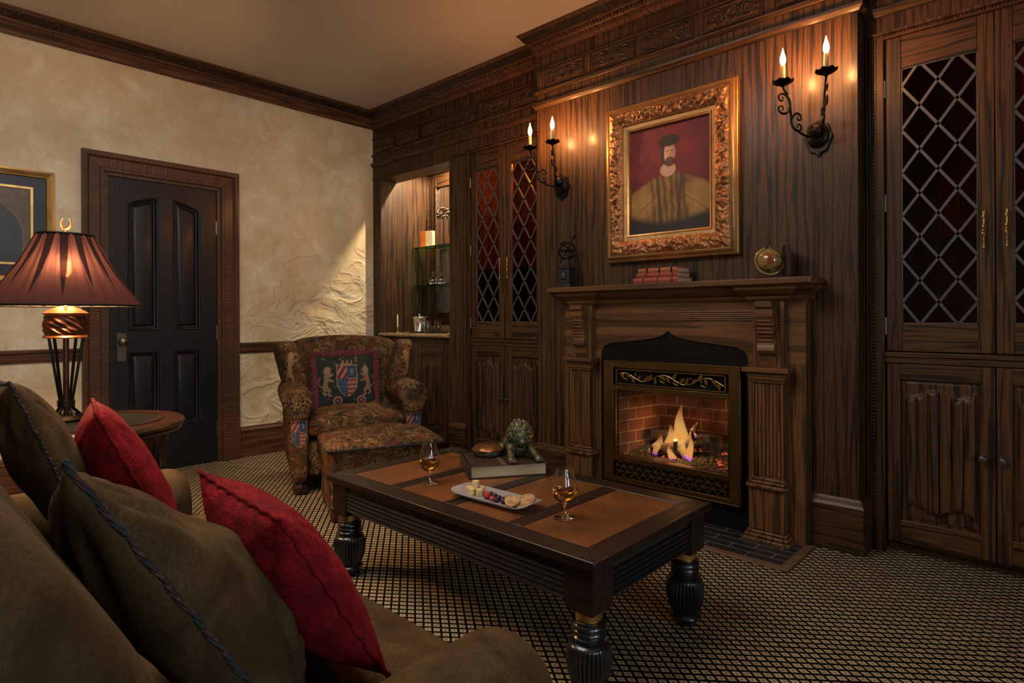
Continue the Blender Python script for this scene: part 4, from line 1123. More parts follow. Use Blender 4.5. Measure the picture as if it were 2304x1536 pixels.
ot = thing('ottoman', 'dark tapestry ottoman with crowned top between the armchair and coffee table', 'ottoman', (-2.964, 2.044, 0), ANG)
m = MB(); superell(m, (0, 0, .235), (.318, .230, .175), .12, .16, 72, 30, lambda p: Vector((p.x*(1-.05*math.cos((p.z+.02)*9)), p.y*(1-.06*math.cos((p.z+.02)*9)), p.z))); build('skirted_body', m, tap, ot, smooth=180)
m = MB(); superell(m, (0, 0, .392), (.326, .240, .022), .5, .16, 80, 26, lambda p: Vector((p.x, p.y, p.z+(.060*max(0, 1-(p.x/.33)**2)*max(0, 1-(p.y/.243)**2) if p.z > 0 else 0)))); build('cushioned_top', m, tap, ot, smooth=180)
m = MB(); rr = []
for i in range(64):
    a = 2*PI*i/64; rr.append((.327*sg(math.cos(a), .16), .241*sg(math.sin(a), .16), .392))
m.tube(rr, .005, 6, closed=True); build('piping', m, cord, ot)
for x in (-.26, .26):
    for y in (-.175, .175): m = MB(); m.lathe([(.026, 0), (.038, .012), (.042, .035), (.034, .065), (.03, .08)], (x, y, 0), 18); build('bun_foot', m, red_wood, ot)

# heraldic cushion on the chair
hc = thing('heraldic_cushion', 'tapestry cushion with a heraldic shield, two lions and red fringe on the armchair', 'cushion', Vector((-3.331, 2.14, 0))+Matrix.Rotation(ANG, 3, 'Z') @ Vector((-.012, .43, .48)), ANG)
def hcol(co):
    if co.y > .055+.18*(co.z-.18)/.36*1 and False: return (0, 0, 0)
    u, v = co.x/.20, (co.z-.178)/.165
    s_ = shield(u/.36, (v-.02)/.66)
    if s_: return s_
    if .62 < v < .84 and abs(u) < .24-.05*math.cos(v*9): return (.32,.21,.10) if v < .72 or math.sin(u*42) > -.1 else (.02,.03,.03)
    L = lion((u+.98)/.64, (v+.62)/1.26) if u < 0 else lion((.98-u)/.64, (v+.62)/1.26)
    if L == 1: return (.27,.17,.10)
    if L == 2: return (.34,.21,.13)
    for cx in (-.33, .47):
        r = math.hypot(u-cx, (v+.80)*.8)
        if r < .19: return [(.28,.20,.08), (.13,.02,.03), (.34,.24,.18), (.10,.03,.03)][min(3, int(r/.05))]
    n_ = mnoise.noise(Vector((u*7, v*7, 2)))
    if n_ > .42: return (.16,.12,.06)
    if n_ < -.42: return (.02,.05,.10)
    g = .5+.5*mnoise.noise(Vector((u*25, v*4, 5)))
    return (.018+.02*g, .026+.022*g, .026+.010*g)
A, B = (.205, .085, .355), (-.205, .085, .350); Cc, D = (-.20, -.035, .002), (.20, -.035, .0)
m, rim, ctr, nrm = cushion_mesh(A, B, Cc, D, .062, .05, (0, -1, .3), n=150, pinch=.05, wr=.001, seed=2)
build('figured_cover', m, tapa, hc, smooth=180, color=hcol)
m = MB(); random.seed(5)
for i in range(len(rim)):
    p = rim[i]; q = rim[(i+1) % len(rim)]; d = Vector((p.x, 0, p.z-.178)).normalized()
    for k in range(1):
        e = p+d*(.030+.014*random.random())+Vector((random.uniform(-.006, .006), random.uniform(-.008, .008), random.uniform(-.006, .006)))
        m.tube([p, (p+e)/2+Vector((0, -.006, 0)), e], [.006, .0055, .004], 5)
m.tube(rim[::3], .008, 6, closed=True)
build('fringe', m, simple('crimson_fringe', (.11,.010,.016), .9, 0, 90, .5, .6, Sheen_Weight=.3), hc, weld=False)

# ------------------------------------------------------------------ coffee table
TX0, TX1, TY0, TY1, TZ = -2.345, -.950, 1.345, 2.070, .430
ct = thing('coffee_table', 'dark rectangular coffee table with tan leather inset panels and fluted legs', 'table', ((TX0+TX1)/2, (TY0+TY1)/2, 0))
m = MB(); e = .085
m.prism([(TX0, TY0), (TX1, TY0), (TX1-e, TY0+e), (TX0+e, TY0+e)], 'z', TZ-.028, TZ); m.prism([(TX0, TY1), (TX1, TY1), (TX1-e, TY1-e), (TX0+e, TY1-e)], 'z', TZ-.028, TZ)
m.prism([(TX0, TY0), (TX0+e, TY0+e), (TX0+e, TY1-e), (TX0, TY1)], 'z', TZ-.028, TZ, 1); m.prism([(TX1, TY0), (TX1-e, TY0+e), (TX1-e, TY1-e), (TX1, TY1)], 'z', TZ-.028, TZ, 1)
L0, L1 = TX0+e, TX1-e; pw = (L1-L0-3*.062)/4; PX = []
for i in range(4):
    a_ = L0+i*(pw+.062); PX.append((a_, a_+pw))
    if i < 3: m.box(a_+pw, a_+pw+.062, TY0+e, TY1-e, TZ-.028, TZ, 1)
build('top_frame', m, [tab_wood, wood('table_dark_wood_cross', (.007,.003,.0025), (.020,.008,.006), 'y', rough=.34, coat=.2, lines=.4)], ct, bevel=.0035, world=True, weld=False)
for a_, b_ in PX:
    m = MB(); m.box(a_+.001, b_-.001, TY0+e+.001, TY1-e-.001, TZ-.02, TZ-.002); build('leather_panel', m, leather, ct, bevel=.002, world=True)
m = MB(); iy = .03
m.box(TX0+.1, TX1-.1, TY0+iy, TY0+iy+.02, .285, .402); m.box(TX0+.1, TX1-.1, TY1-iy-.02, TY1-iy, .285, .402); m.box(TX0+iy, TX0+iy+.02, TY0+.1, TY1-.1, .285, .402); m.box(TX1-iy-.02, TX1-iy, TY0+.1, TY1-.1, .285, .402)
for k in range(5):
    z = .295+k*.0165
    m.tube([(TX0+.115, TY0+iy-.001, z), (TX1-.115, TY0+iy-.001, z)], .0075, 8); m.tube([(TX0+.115, TY1-iy+.001, z), (TX1-.115, TY1-iy+.001, z)], .0075, 8)
    m.tube([(TX0+iy-.001, TY0+.115, z), (TX0+iy-.001, TY1-.115, z)], .0075, 8); m.tube([(TX1-iy+.001, TY0+.115, z), (TX1-iy+.001, TY1-.115, z)], .0075, 8)
build('reeded_apron', m, tab_black, ct, world=True, weld=False)
legp = [(.030, .262), (.036, .262), (.036, .238), (.046, .236), (.050, .236), (.046, .229), (.044, .227), (.050, .221), (.050, .214), (.044, .210), (.050, .204), (.050, .198), (.044, .194), (.049, .188), (.047, .182), (.040, .178), (.040, .174), (.055, .170), (.060, .162), (.062, .155), (.065, .145), (.067, .120), (.064, .092), (.056, .068), (.046, .052), (.044, .047), (.053, .043), (.056, .036), (.050, .028), (.040, .024), (.036, .010), (.030, 0)]
LEGS = []
for lx in (TX0+.07, TX1-.07):
    for ly in (TY0+.07, TY1-.07):
        m = MB(); m.box(lx-.050, lx+.050, ly-.050, ly+.050, .272, .403); m.box(lx-.042, lx+.042, ly-.042, ly+.042, .262, .273)
        m.lathe(legp[::-1], (lx, ly, 0), 120, flute=(30, .11, .050, .156), mat=1)
        lg = build('leg', m, [tab_wood, tab_black], ct, bevel=.0, world=True, smooth=50, weld=False)
        m = MB(); m.lathe([(.0385, .236), (.041, .238), (.041, .261), (.0385, .263)], (lx, ly, 0), 32, cap=False); build('brass_ring', m, brass, lg, world=True)

# ------------------------------------------------------------------ things on the table
def snifter(x, y, lab, s=1):
    r_ = thing('brandy_snifter', lab, 'glass', (x, y, TZ), 0, 'brandy glasses on the table')
    out = [(0, 0), (.034, 0), (.036, .0015), (.030, .004), (.010, .007), (.0045, .012), (.0038, .030), (.0045, .044), (.010, .050), (.024, .058), (.036, .070), (.0425, .088), (.0425, .100), (.038, .122), (.031, .145), (.026, .165)]
    inn = [(.0252, .165), (.0302, .145), (.0372, .122), (.0417, .100), (.0417, .088), (.0352, .0712), (.023, .0605), (.010, .0545), (0, .0535)]
    m = MB(); m.lathe([(a*s, b*s) for a, b in out+inn], (0, 0, 0), 40, cap=False); g = build('bowl_and_stem', m, clear, r_, smooth=60)
    liq = [(0, .0536), (.0098, .0548), (.0228, .0608), (.0350, .0714), (.0415, .088), (.0414, .0925), (0, .0925)]
    m = MB(); m.lathe([(a*s*.998, b*s) for a, b in liq], (0, 0, 0), 40, cap=False); build('brandy', m, brandy_m, r_, smooth=40)
    return r_
snifter(-1.90, 1.548, 'stemmed glass of amber brandy on the left of the coffee table')
snifter(-1.242, 1.588, 'stemmed glass of amber brandy on the right, nearest leather panel', 1)
BA = math.radians(55.9)
bk_ = thing('antique_book', 'large closed antique book on the coffee table under the bronze lion', 'book', (-1.836, 1.909, TZ), BA)
m = MB(); m.box(-.168, .168, -.130, .125, 0, .004); m.box(-.168, .168, -.130, .125, .047, .051); m.box(-.172, -.160, -.130, .125, 0, .051)
build('leather_cover', m, simple('old_brown_leather', (.035,.016,.012), .45, 0, 60, .3, .4), bk_, bevel=.002)
t = NT('page_edges'); w_ = t.noise(t.co((4, 4, 900)), 1.0, 2); pages = t.bsdf(t.mix(w_, (.32,.23,.13), (.62,.49,.31)), .85, 0, t.bump(w_, .4, .001))
m = MB(); m.box(-.160, .160, -.124, .119, .004, .047); build('page_block', m, pages, bk_)
# ribbon marker strap across the cover
m = MB(); m.box(-.03, -.010, -.129, .124, .0512, .0522); build('bookmark_strap', m, simple('worn_strap', (.10,.06,.035), .6), bk_)
ln = thing('lion_figurine', 'verdigris bronze lion with curly mane lying on the antique book', 'figurine', (-1.775, 1.955, TZ+.0515), math.radians(58))
m = MB()
cur = lambda p: .22*abs(mnoise.noise(Vector(p)*75))+.10*mnoise.noise(Vector(p)*140)
m.ell((0, .012, .100), (.054, .048, .060), 48, 32, disp=cur); m.ell((0, -.028, .088), (.026, .022, .030), 20, 14, disp=lambda p: .12*mnoise.noise(Vector(p)*120))
m.ell((0, -.047, .078), (.014, .012, .012), 14, 10); m.ell((-.012, -.044, .094), (.005, .004, .004), 8, 6); m.ell((.012, -.044, .094), (.005, .004, .004), 8, 6)
m.ell((0, .035, .050), (.046, .05, .048), 32, 20, disp=lambda p: .16*mnoise.noise(Vector(p)*70)); m.ell((-.01, .11, .040), (.040, .065, .038), 28, 18, disp=lambda p: .1*mnoise.noise(Vector(p)*60))
for s in (-1, 1):
    m.tube([(s*.034, .02, .06), (s*.045, -.015, .035), (s*.055, -.05, .018), (s*.058, -.075, .013)], [.024, .019, .015, .013], 12)
    m.ell((s*.059, -.082, .013), (.019, .021, .013), 14, 8)
    for k in (-1, 0, 1): m.ell((s*.059+k*.011, -.100, .009), (.006, .010, .008), 8, 6)
    m.ell((s*.050, .135, .022), (.018, .035, .022), 14, 8)
random.seed(4)
for i in range(110):
    th = random.uniform(0, 2*PI); ph = math.acos(random.uniform(-.75, 1)); d = Vector((math.sin(ph)*math.cos(th), math.sin(ph)*math.sin(th), math.cos(ph)))
    if d.y < -.62 and abs(d.x) < .5 and d.z < .55: continue
    m.ell((d.x*.053, .012+d.y*.048, .100+d.z*.059), (.009, .009, .011), 8, 6, disp=lambda p: .2*math.sin(p.z*700))
build('lion_body', m, bronze, ln, smooth=60, weld=False)
sh = thing('shell_box', 'small bronze turtle-shell box with coppery lid on the book, left of the lion', 'box', (-1.915, 1.892, TZ+.0515), math.radians(35))
m = MB(); m.lathe([(.040, 0), (.048, .006), (.052, .018), (.050, .026)], (0, 0, 0), 32); m.v = [(a*1.25, b, c) for a, b, c in m.v]; build('box_base', m, bronze, sh, bevel=.001)
m = MB(); m.lathe([(.060, .026), (.061, .030), (.050, .042), (.030, .052), (0, .056)], (0, 0, 0), 40); m.v = [(a*1.2, b, c+.002*math.cos(math.atan2(b, a)*7)*(math.hypot(a, b)/.06)) for a, b, c in m.v]
build('domed_lid', m, simple('copper_shell', (.20,.085,.03), .3, .75, 26, .8, .6), sh, smooth=50)
pl = thing('serving_plate', 'long frosted glass plate of cheese, berries and crackers on the coffee table', 'plate', (-1.538, 1.560, TZ), math.radians(2.5))
def platef(u, v):
    a = 2*PI*u; rx, ry = .180, .068
    pr = [(0, .004), (.55, .004), (.66, .005), (.80, .012), (1.0, .020), (1.01, .018), (.98, .015), (.80, .006), (.64, 0), (0, 0)]
    q = v*(len(pr)-1); i = min(int(q), len(pr)-2); f = q-i; r = pr[i][0]+(pr[i+1][0]-pr[i][0])*f; z = pr[i][1]+(pr[i+1][1]-pr[i][1])*f
    e = .28; return (rx*r*sg(math.cos(a), e), ry*r*sg(math.sin(a), e), z+.004*max(0, r-.7)*abs(math.cos(a))**3*8)
m = MB(); m.grid(platef, 64, 27, cu=True)
build('plate_body', m, simple('frosted_glass', (.40,.37,.40), .22, 0, 0, 0, 0, Transmission_Weight=.35, IOR=1.4), pl, smooth=50)
cheese = simple('pale_cheese', (.62,.47,.22), .5, 0, 80, .1, .1)
cheese_l = ['cheese cube on the plate, at the front left of the pile', 'cheese cube on the plate, at the back left of the pile', 'cheese cube on the plate, at the right of the pile', 'cheese cube on the plate, at the front of the pile', 'cheese cube stacked on top of the others on the plate']
for i, (x, y, z, a_) in enumerate([(-1.650, 1.548, 0, .3), (-1.676, 1.560, 0, 1.0), (-1.640, 1.588, 0, .2), (-1.622, 1.560, 0, .7), (-1.652, 1.570, .024, .5)]):
    m = MB(); m.box(-.0115, .0115, -.0115, .0115, 0, .0235); m.xf(Matrix.Rotation(a_, 4, 'Z')); o = build('cheese_cube', m, cheese, bevel=.0015); o.location = (x, y, TZ+.0045+z); tag(o, cheese_l[i], 'cheese', 'cheese cubes on the plate')
random.seed(11)
berry = simple('dark_berry', (.035,.006,.018), .3, 0, 0, 0, .5, Coat_Weight=.5); straw = simple('cut_strawberry', (.42,.022,.014), .35, 0, 90, .2, .3, Coat_Weight=.4)
spots = [(-1.578, 1.552), (-1.556, 1.574), (-1.548, 1.548), (-1.528, 1.566), (-1.520, 1.544), (-1.502, 1.560), (-1.486, 1.548), (-1.498, 1.580), (-1.580, 1.578)]
for i, (x, y) in enumerate(spots):
    m = MB(); m.ell((0, 0, .009), (.0105, .0105, .0095), 18, 12, disp=lambda p: .14*math.sin(p.x*900)*math.sin(p.y*900)*math.sin(p.z*900)+.1*mnoise.noise(Vector(p)*200)); o = build('blackberry', m, berry, smooth=60); o.location = (x, y, TZ+.0045); tag(o, 'dark purple berry in the heap between the cheese and the crackers', 'berry', 'dark berries on the plate')
for i, (x, y, z) in enumerate([(-1.566, 1.560, .012), (-1.540, 1.558, .016)]):
    m = MB(); m.lathe([(0, 0), (.006, .003), (.0125, .014), (.011, .020), (0, .023)], (0, 0, 0), 16, M=Matrix.Rotation(1.2+i, 4, 'X') @ Matrix.Rotation(.6, 4, 'Z')); o = build('strawberry', m, straw); o.location = (x, y, TZ+.010+z*.5)
    tag(o, ['bright red strawberry piece on the left of the berries', 'darker red strawberry piece in the middle of the berries'][i], 'strawberry')
t = NT('toasted_cracker'); f = t.noise(t.co(), 45, 3); crk = t.bsdf(t.mix(t.ramp(f, [(.4, 0.0), (.65, 1.0)]), (.46,.28,.12), (.30,.14,.05)), .8, 0, t.bump(f, .4, .003))
for i, (x, y, z, rx, ry, lab) in enumerate([(-1.444, 1.548, .024, .55, .15, 'toasted cracker round leaning at the front of the plate'), (-1.408, 1.566, .016, .25, -.1, 'browner cracker round lying between the other two'), (-1.412, 1.592, .024, .60, -.25, 'toasted cracker round at the back right of the plate')]):
    m = MB(); m.grid(lambda u, v: (.030*v*math.cos(2*PI*u), .025*v*math.sin(2*PI*u), .004*math.sin(v*3)*math.cos(2*PI*u*2)), 28, 8, cu=True); o = build('cracker', m, crk, smooth=180, solid=.004); o.location = (x, y, TZ+z); o.rotation_euler = (rx, ry, .3*i); tag(o, lab, 'cracker', 'crackers on the plate')
# ------------------------------------------------------------------ side table and lamp
F = Vector((-.6813, .7320, 0)); Rt = Vector((.7320, .6813, 0))
tcx, tcy = -2.998, .652
sd = thing('side_table', 'round carved mahogany side table beside the sofa, under the lamp', 'table', (tcx, tcy, 0))
m = MB(); m.lathe([(0, .612), (.285, .612), (.300, .618), (.318, .622), (.325, .630), (.318, .637), (.330, .643), (.335, .652), (.331, .662), (.322, .668), (.27, .670), (.262, .666), (0, .666)], (0, 0, 0), 72, cap=False)
build('round_top', m, red_wood, sd, smooth=35)
m = MB(); m.lathe([(0, .664), (.235, .664), (.235, .668), (0, .668)], (0, 0, 0), 64, cap=False); build('tiled_inlay', m, simple('dark_stone_inlay', (.02,.018,.018), .25, 0, 60, .2, .5), sd)
m = MB(); m.lathe([(.236, .665), (.236, .671), (.242, .671), (.242, .665)], (0, 0, 0), 64, cap=False); m.lathe([(.250, .665), (.250, .671), (.254, .671), (.254, .665)], (0, 0, 0), 64, cap=False); build('inlay_ring', m, brass_dk, sd)
m = MB(); m.lathe([(.255, .56), (.270, .56), (.270, .613), (.255, .613)], (0, 0, 0), 48, cap=False); build('apron', m, red_wood, sd)
for k in range(4):
    d = [Rt, F, -Rt, -F][k]*.255
    m = MB(); m.lathe([(.020, 0), (.026, .01), (.022, .03), (.030, .05), (.022, .07), (.026, .12), (.030, .20), (.026, .27), (.034, .29), (.034, .305), (.024, .315), (.032, .33), (.032, .345), (.024, .355), (.020, .375), (.028, .40), (.044, .46), (.040, .50), (.032, .54), (.036, .56), (.036, .612)], (d.x, d.y, 0), 60, flute=(11, .22, .37, .545))
    build('carved_leg', m, red_wood, sd, smooth=60)
lx, ly = -3.121, .579
lm = thing('table_lamp', 'lit table lamp with a pleated brown silk shade and gold crescent finial', 'lamp', (lx, ly, .668))
Z = .668
m = MB(); m.lathe([(.080, 0), (.082, .010), (.070, .016), (.062, .024), (.030, .030), (0, .030)], (0, 0, 0), 40, cap=False); build('base', m, bronze if False else iron, lm)
lampwood = simple('lamp_bronze', (.10,.04,.022), .35, .6, 50, .4, .5)
for k in range(5):
    a = 2*PI*k/5+.4; ca, sa = math.cos(a), math.sin(a)
    m = MB(); m.tube([(ca*.050, sa*.050, .022), (ca*.028, sa*.028, .048), (ca*.020, sa*.020, .072), (ca*.026, sa*.026, .11), (ca*.062, sa*.062, .352)], [.007, .006, .0055, .0055, .006], 8); build('strut', m, iron, lm)
m = MB(); m.tube([(0, 0, .02), (0, 0, .36)], .011, 12); build('centre_rod', m, lampwood, lm)
m = MB()
for k in range(3): m.tube([(.028*math.cos(a), .028*math.sin(a), .066+k*.009) for a in [2*PI*i/24 for i in range(24)]], .0045, 6, closed=True)
build('cord_binding', m, iron, lm)
m = MB(); m.lathe([(.0, .350), (.078, .350), (.082, .354), (.078, .360), (.072, .364)], (0, 0, 0), 40); m.lathe([(.072, .445), (.078, .450), (.080, .455), (.074, .460), (.060, .468), (.040, .478), (.020, .484), (.010, .50), (.010, .53)], (0, 0, 0), 40)
build('copper_collar', m, simple('copper', (.55,.26,.12), .28, .9, 40, .2, .3), lm)
m = MB()
def drum(u, v):
    a = 2*PI*u; z = .362+.085*v; k = 1-abs(2*v-1)**6
    q = math.sin(a*6+math.sin(v*9+a*3)*1.6)+.7*math.sin(a*13+v*22)
    r = .071+k*(.003+.0035*q); return (r*math.cos(a), r*math.sin(a), z)
m.grid(drum, 220, 40, cu=True); build('scroll_relief_drum', m, lampwood, lm, smooth=70)
# shade
sb, stp = 1.155-Z, 1.452-Z
t = NT('pleated_silk')
tc = t.n('TexCoord').outputs['Object']; s3 = t.n('SeparateXYZ', {'Vector': tc})
ang = t.math('ARCTAN2', s3.outputs[1], s3.outputs[0]); hz = t.math('DIVIDE', t.math('SUBTRACT', s3.outputs[2], sb), stp-sb)
fr = t.math('FRACT', t.math('MULTIPLY', ang, 14/(2*PI))); cell_ = t.math('FLOOR', t.math('MULTIPLY', ang, 14/(2*PI)))
wn = t.n('TexWhiteNoise', {'Vector': t.n('CombineXYZ', {'X': cell_})}).outputs[0]
wd = t.math('MULTIPLY', t.math('SUBTRACT', hz, t.math('MULTIPLY', wn, .35)), .36)
wedge = t.math('LESS_THAN', t.math('ABSOLUTE', t.math('SUBTRACT', fr, .5)), wd)
fine = t.noise(t.n('CombineXYZ', {'X': t.math('MULTIPLY', ang, 40.0), 'Y': t.math('MULTIPLY', hz, 1.2)}).outputs[0], 3.0, 3)
th_ = t.mix(wedge, t.mix(fine, (.0034,.0016,.0019), (.0115,.0052,.0054)), (.0006,.0003,.0003))
df = t.n('BsdfDiffuse', {'Color': t.mix(wedge, (.085,.036,.036), (.055,.025,.028))}); tl = t.n('BsdfTranslucent', {'Color': th_}); tp = t.n('BsdfTransparent', {'Color': t.mix(wedge, (.25,.10,.07), (.03,.01,.01))})
m1 = t.n('MixShader', {0: .62, 1: df.outputs[0], 2: tl.outputs[0]}); m2 = t.n('MixShader', {0: .004, 1: m1.outputs[0], 2: tp.outputs[0]})
t.t.links.new(m2.outputs[0], t.out.inputs[0]); silk = t.m
m = MB(); NP = 28
def shade(u, v, off=0):
    a = 2*PI*u; r = .272+(.101-.272)*v-.012*math.sin(PI*v)
    f = .0035*math.cos(a*NP)*(1-.2*v)*(1 if v > .02 else .3)+.0015*math.sin(a*67+v*5)
    return ((r+f+off)*math.cos(a), (r+f+off)*math.sin(a), sb+(stp-sb)*v)
m.grid(shade, 224, 20, cu=True); shd = build('lamp_shade', m, silk, lm, smooth=70)
for (r, z, q) in ((.273, sb, .0045), (.102, stp, .005)): m = MB(); m.tube([(r*math.cos(a), r*math.sin(a), z) for a in [2*PI*i/64 for i in range(64)]], q, 8, closed=True); build('black_trim', m, blackmetal, shd)
m = MB(); m.lathe([(0, stp-.012), (.004, stp-.012), (.004, stp+.012), (.010, stp+.016), (.005, stp+.022), (.007, stp+.028), (0, stp+.030)], (0, 0, 0), 16, cap=False)
cr_ = []; rr = []
for i in range(33):
    a = math.radians(-90+150*(i/16-1)); cr_.append((Rt.x*.021*math.cos(a), Rt.y*.021*math.cos(a), stp+.052+.024*math.sin(a))); rr.append(.0015+.0055*math.cos((i/16-1)*PI/2*.95))
m.tube(cr_, rr, 8); build('crescent_finial', m, gilt2, lm, smooth=60)
for a in range(3):
    m = MB(); q = 2*PI*a/3; m.tube([(0, 0, stp-.012), (.10*math.cos(q), .10*math.sin(q), stp)], .0018, 5); build('shade_spoke', m, brass, lm)
bm_ = emis('lamp_bulb_glow', (1.0,.54,.22), 2000)
for s in (-1, 1): m = MB(); m.ell((.983*.12*s, -.182*.12*s, 1.31-Z), (.020, .020, .028), 18, 12); build('glowing_bulb', m, bm_, lm, smooth=180)

# ------------------------------------------------------------------ mantel objects
MZ = 1.280
ar = thing('armillary_sphere', 'small dark bronze armillary sphere on a square pedestal at the left end of the mantel', 'ornament', (-2.321, 3.0, MZ), .15)
m = MB(); m.box(-.052, .052, -.052, .052, 0, .012); m.box(-.045, .045, -.045, .045, .012, .026); m.box(-.038, .038, -.038, .038, .026, .118); m.box(-.044, .044, -.044, .044, .118, .126); m.box(-.036, .036, -.036, .036, .126, .134)
for s in (-1, 1): m.box(s*.038-.003, s*.038+.003, -.041, .041, .03, .115); m.box(-.041, .041, s*.038-.003, s*.038+.003, .03, .115)
m.lathe([(.014, .05), (.018, .06), (.014, .09), (.006, .1)], (0, -.04, 0), 12)
build('pedestal', m, simple('dark_pewter', (.05,.05,.055), .4, .8, 60, .3, .4), ar, bevel=.002, weld=False)
m = MB(); m.lathe([(.014, .134), (.018, .140), (.008, .148), (.012, .156), (.005, .168), (.006, .176)], (0, 0, 0), 16); build('stem', m, silver if False else pewter, ar)
m = MB(); c = Vector((0, 0, .232)); R_ = .056
for M_ in (Matrix.Rotation(0, 3, 'X'), Matrix.Rotation(PI/2, 3, 'X') @ Matrix.Rotation(.3, 3, 'Y'), Matrix.Rotation(PI/2, 3, 'Y') @ Matrix.Rotation(.6, 3, 'X'), Matrix.Rotation(.9, 3, 'Y'), Matrix.Rotation(1.1, 3, 'X')):
    m.tube([c+M_ @ Vector((R_*math.cos(a), R_*math.sin(a), 0)) for a in [2*PI*i/40 for i in range(40)]], .004, 6, closed=True)
m.ell(c, .013, 12, 8); ax = Vector((.55, 0, .83)); m.tube([c-ax*.075, c+ax*.105], .0028, 6)
leaf_ = [c+ax*.085, c+ax*.11, c+ax*.125]; m.tube(leaf_, [.016, .010, .001], 6, flat=.3); m.tube([c-ax*.085, c-ax*.065], [.014, .004], 6, flat=.3)
build('ring_sphere', m, iron, ar, weld=False)
labs = ['bottom red book of the small stack on the mantel', 'middle red book of the small stack on the mantel', 'top orange-red book of the small stack on the mantel']
cols = [(.30,.055,.040), (.26,.045,.018), (.34,.10,.035)]
z = MZ
for i in range(3):
    w_, d_, h_ = (.135, .085, .030) if i == 0 else (.122, .078, .026) if i == 1 else (.116, .074, .027)
    b = thing('mantel_book', labs[i], 'book', (-1.655+[0, .004, .008][i], 3.0, z), [0, .03, -.02][i], 'stacked books on the mantel')
    m = MB(); m.box(-w_, w_, -d_, d_, 0, .003); m.box(-w_, w_, -d_, d_, h_-.003, h_)
    m.grid(lambda u, v: (-w_+2*w_*u, -d_+.003-.006*math.sin(PI*v), h_*v), 2, 8)
    for s in (-.55, .1, .72): m.box(w_*s, w_*s+.008, -d_-.0045, -d_+.002, .001, h_-.001, 1)
    # spine fronts the room
    build('book_cover', m, [simple('book_cloth_%d' % i, cols[i], .6, 0, 70, .3, .45), brass_dk if i != 2 else blackmetal], b, weld=False)
    m = MB(); m.box(-w_+.004, w_-.004, -d_+.001, d_-.004, .003, h_-.003); build('book_pages', m, cream_page, b)
    z += h_
# globe
gb = thing('globe_ornament', 'small antique globe in a curved stand at the right end of the mantel', 'globe', (-1.073, 2.99, MZ), .5)
t = NT('antique_globe'); f = t.noise(t.co(loc=(5,2,1)), 26, 3, .5); g = t.noise(t.co(), 60, 2)
glb = t.bsdf(t.mix(t.math('MULTIPLY', g, .4), t.ramp(f, [(.38, (.28,.05,.02)), (.46, (.30,.20,.05)), (.52, (.42,.30,.13)), (.58, (.12,.14,.05)), (.66, (.26,.06,.02))]), (.06,.03,.01)), .18, 0, None, Coat_Weight=1.0, Coat_Roughness=.06)
m = MB(); m.ell((0, 0, .087), .058, 36, 24); build('globe_ball', m, glb, gb, smooth=180)
m = MB(); m.tube([(.066*math.cos(a), 0, .087+.066*math.sin(a)) for a in [math.radians(110+i*250/30) for i in range(31)]], .004, 8, flat=1.6); m.tube([(0, 0, .087+.058), (0, 0, .087+.070)], .003, 6); build('meridian_arc', m, brass, gb)
m = MB(); m.box(-.055, .085, -.050, .050, 0, .012); build('wooden_base', m, red_wood, gb, bevel=.003)
m = MB(); m.box(.062, .085, -.048, .048, .012, .158); build('upright_panel', m, red_wood, gb, bevel=.002)

# ------------------------------------------------------------------ alcove objects
GZ = .957
ib = thing('ice_bucket', 'polished silver lidded ice bucket on the tray in the alcove', 'ice bucket', (-4.43, 3.50, GZ+.009))
m = MB(); m.lathe([(0, 0), (.050, 0), (.054, .004), (.052, .010), (.056, .06), (.060, .120), (.063, .124), (.063, .128)], (0, 0, 0), 40, cap=False); build('bucket', m, silver, ib)
m = MB(); m.lathe([(.070, .126), (.073, .130), (.070, .135), (.040, .143), (.012, .147), (.006, .150), (.006, .155), (.012, .160), (.009, .167), (0, .169)], (0, 0, 0), 40, cap=False); build('lid', m, silver, ib)
for s in (-1, 1):
    m = MB(); m.tube([(s*.060, 0, .118), (s*.078, 0, .114), (s*.080, 0, .085), (s*.060, 0, .070)], .003, 8); build('ring_handle', m, silver, ib)
m = MB(); m.lathe([(0, 0), (.17, 0), (.185, .006), (.187, .010), (.182, .008), (.165, .004), (0, .004)], (0, 0, 0), 56, cap=False); m.v = [(a*1.25, b*.8, c) for a, b, c in m.v]
o = build('serving_tray', m, simple('black_lacquer', (.008,.008,.009), .15, 0, 0, 0, 0, Coat_Weight=.8)); o.location = (-4.30, 3.50, GZ); tag(o, 'oval black lacquer tray on the granite counter in the alcove', 'tray')
m = MB(); m.lathe([(0, 0), (.030, 0), (.032, .003), (.034, .105), (.0325, .105), (.0305, .008), (0, .008)], (0, 0, 0), 28, cap=False)
tu = build('tumbler', m, clear, smooth=40); tu.location = (-4.265, 3.46, GZ+.0045); tag(tu, 'clear glass tumbler on the tray, beside the ice bucket', 'glass', 'tumblers on the tray')
t2 = tu.copy(); COL.objects.link(t2); t2.location = (-4.19, 3.52, GZ+.0045); t2['label'] = 'clear glass tumbler on the tray, farther right of the ice bucket'
ta = thing('taper_candle', 'thin ivory taper candle on the left end of the granite counter', 'candle', (-4.645, 3.41, GZ))
m = MB(); m.lathe([(0, 0), (.020, 0), (.020, .004), (.006, .010), (.005, .035), (.009, .042), (.009, .050), (.006, .052)], (0, 0, 0), 16, cap=False); build('brass_holder', m, brass, ta)
m = MB(); m.lathe([(.0065, .050), (.006, .165), (.003, .170)], (0, 0, 0), 12); build('wax_taper', m, simple('ivory_wax', (.75,.66,.42), .4), ta)
bx = thing('alcove_book', 'orange and cream book standing on the upper glass shelf of the alcove', 'book', (-4.52, 3.68, 1.768), .15)
m = MB(); m.box(-.082, -.015, -.02, .02, 0, .155); build('orange_cover', m, simple('orange_cover', (.75,.17,.02), .5), bx, bevel=.002)
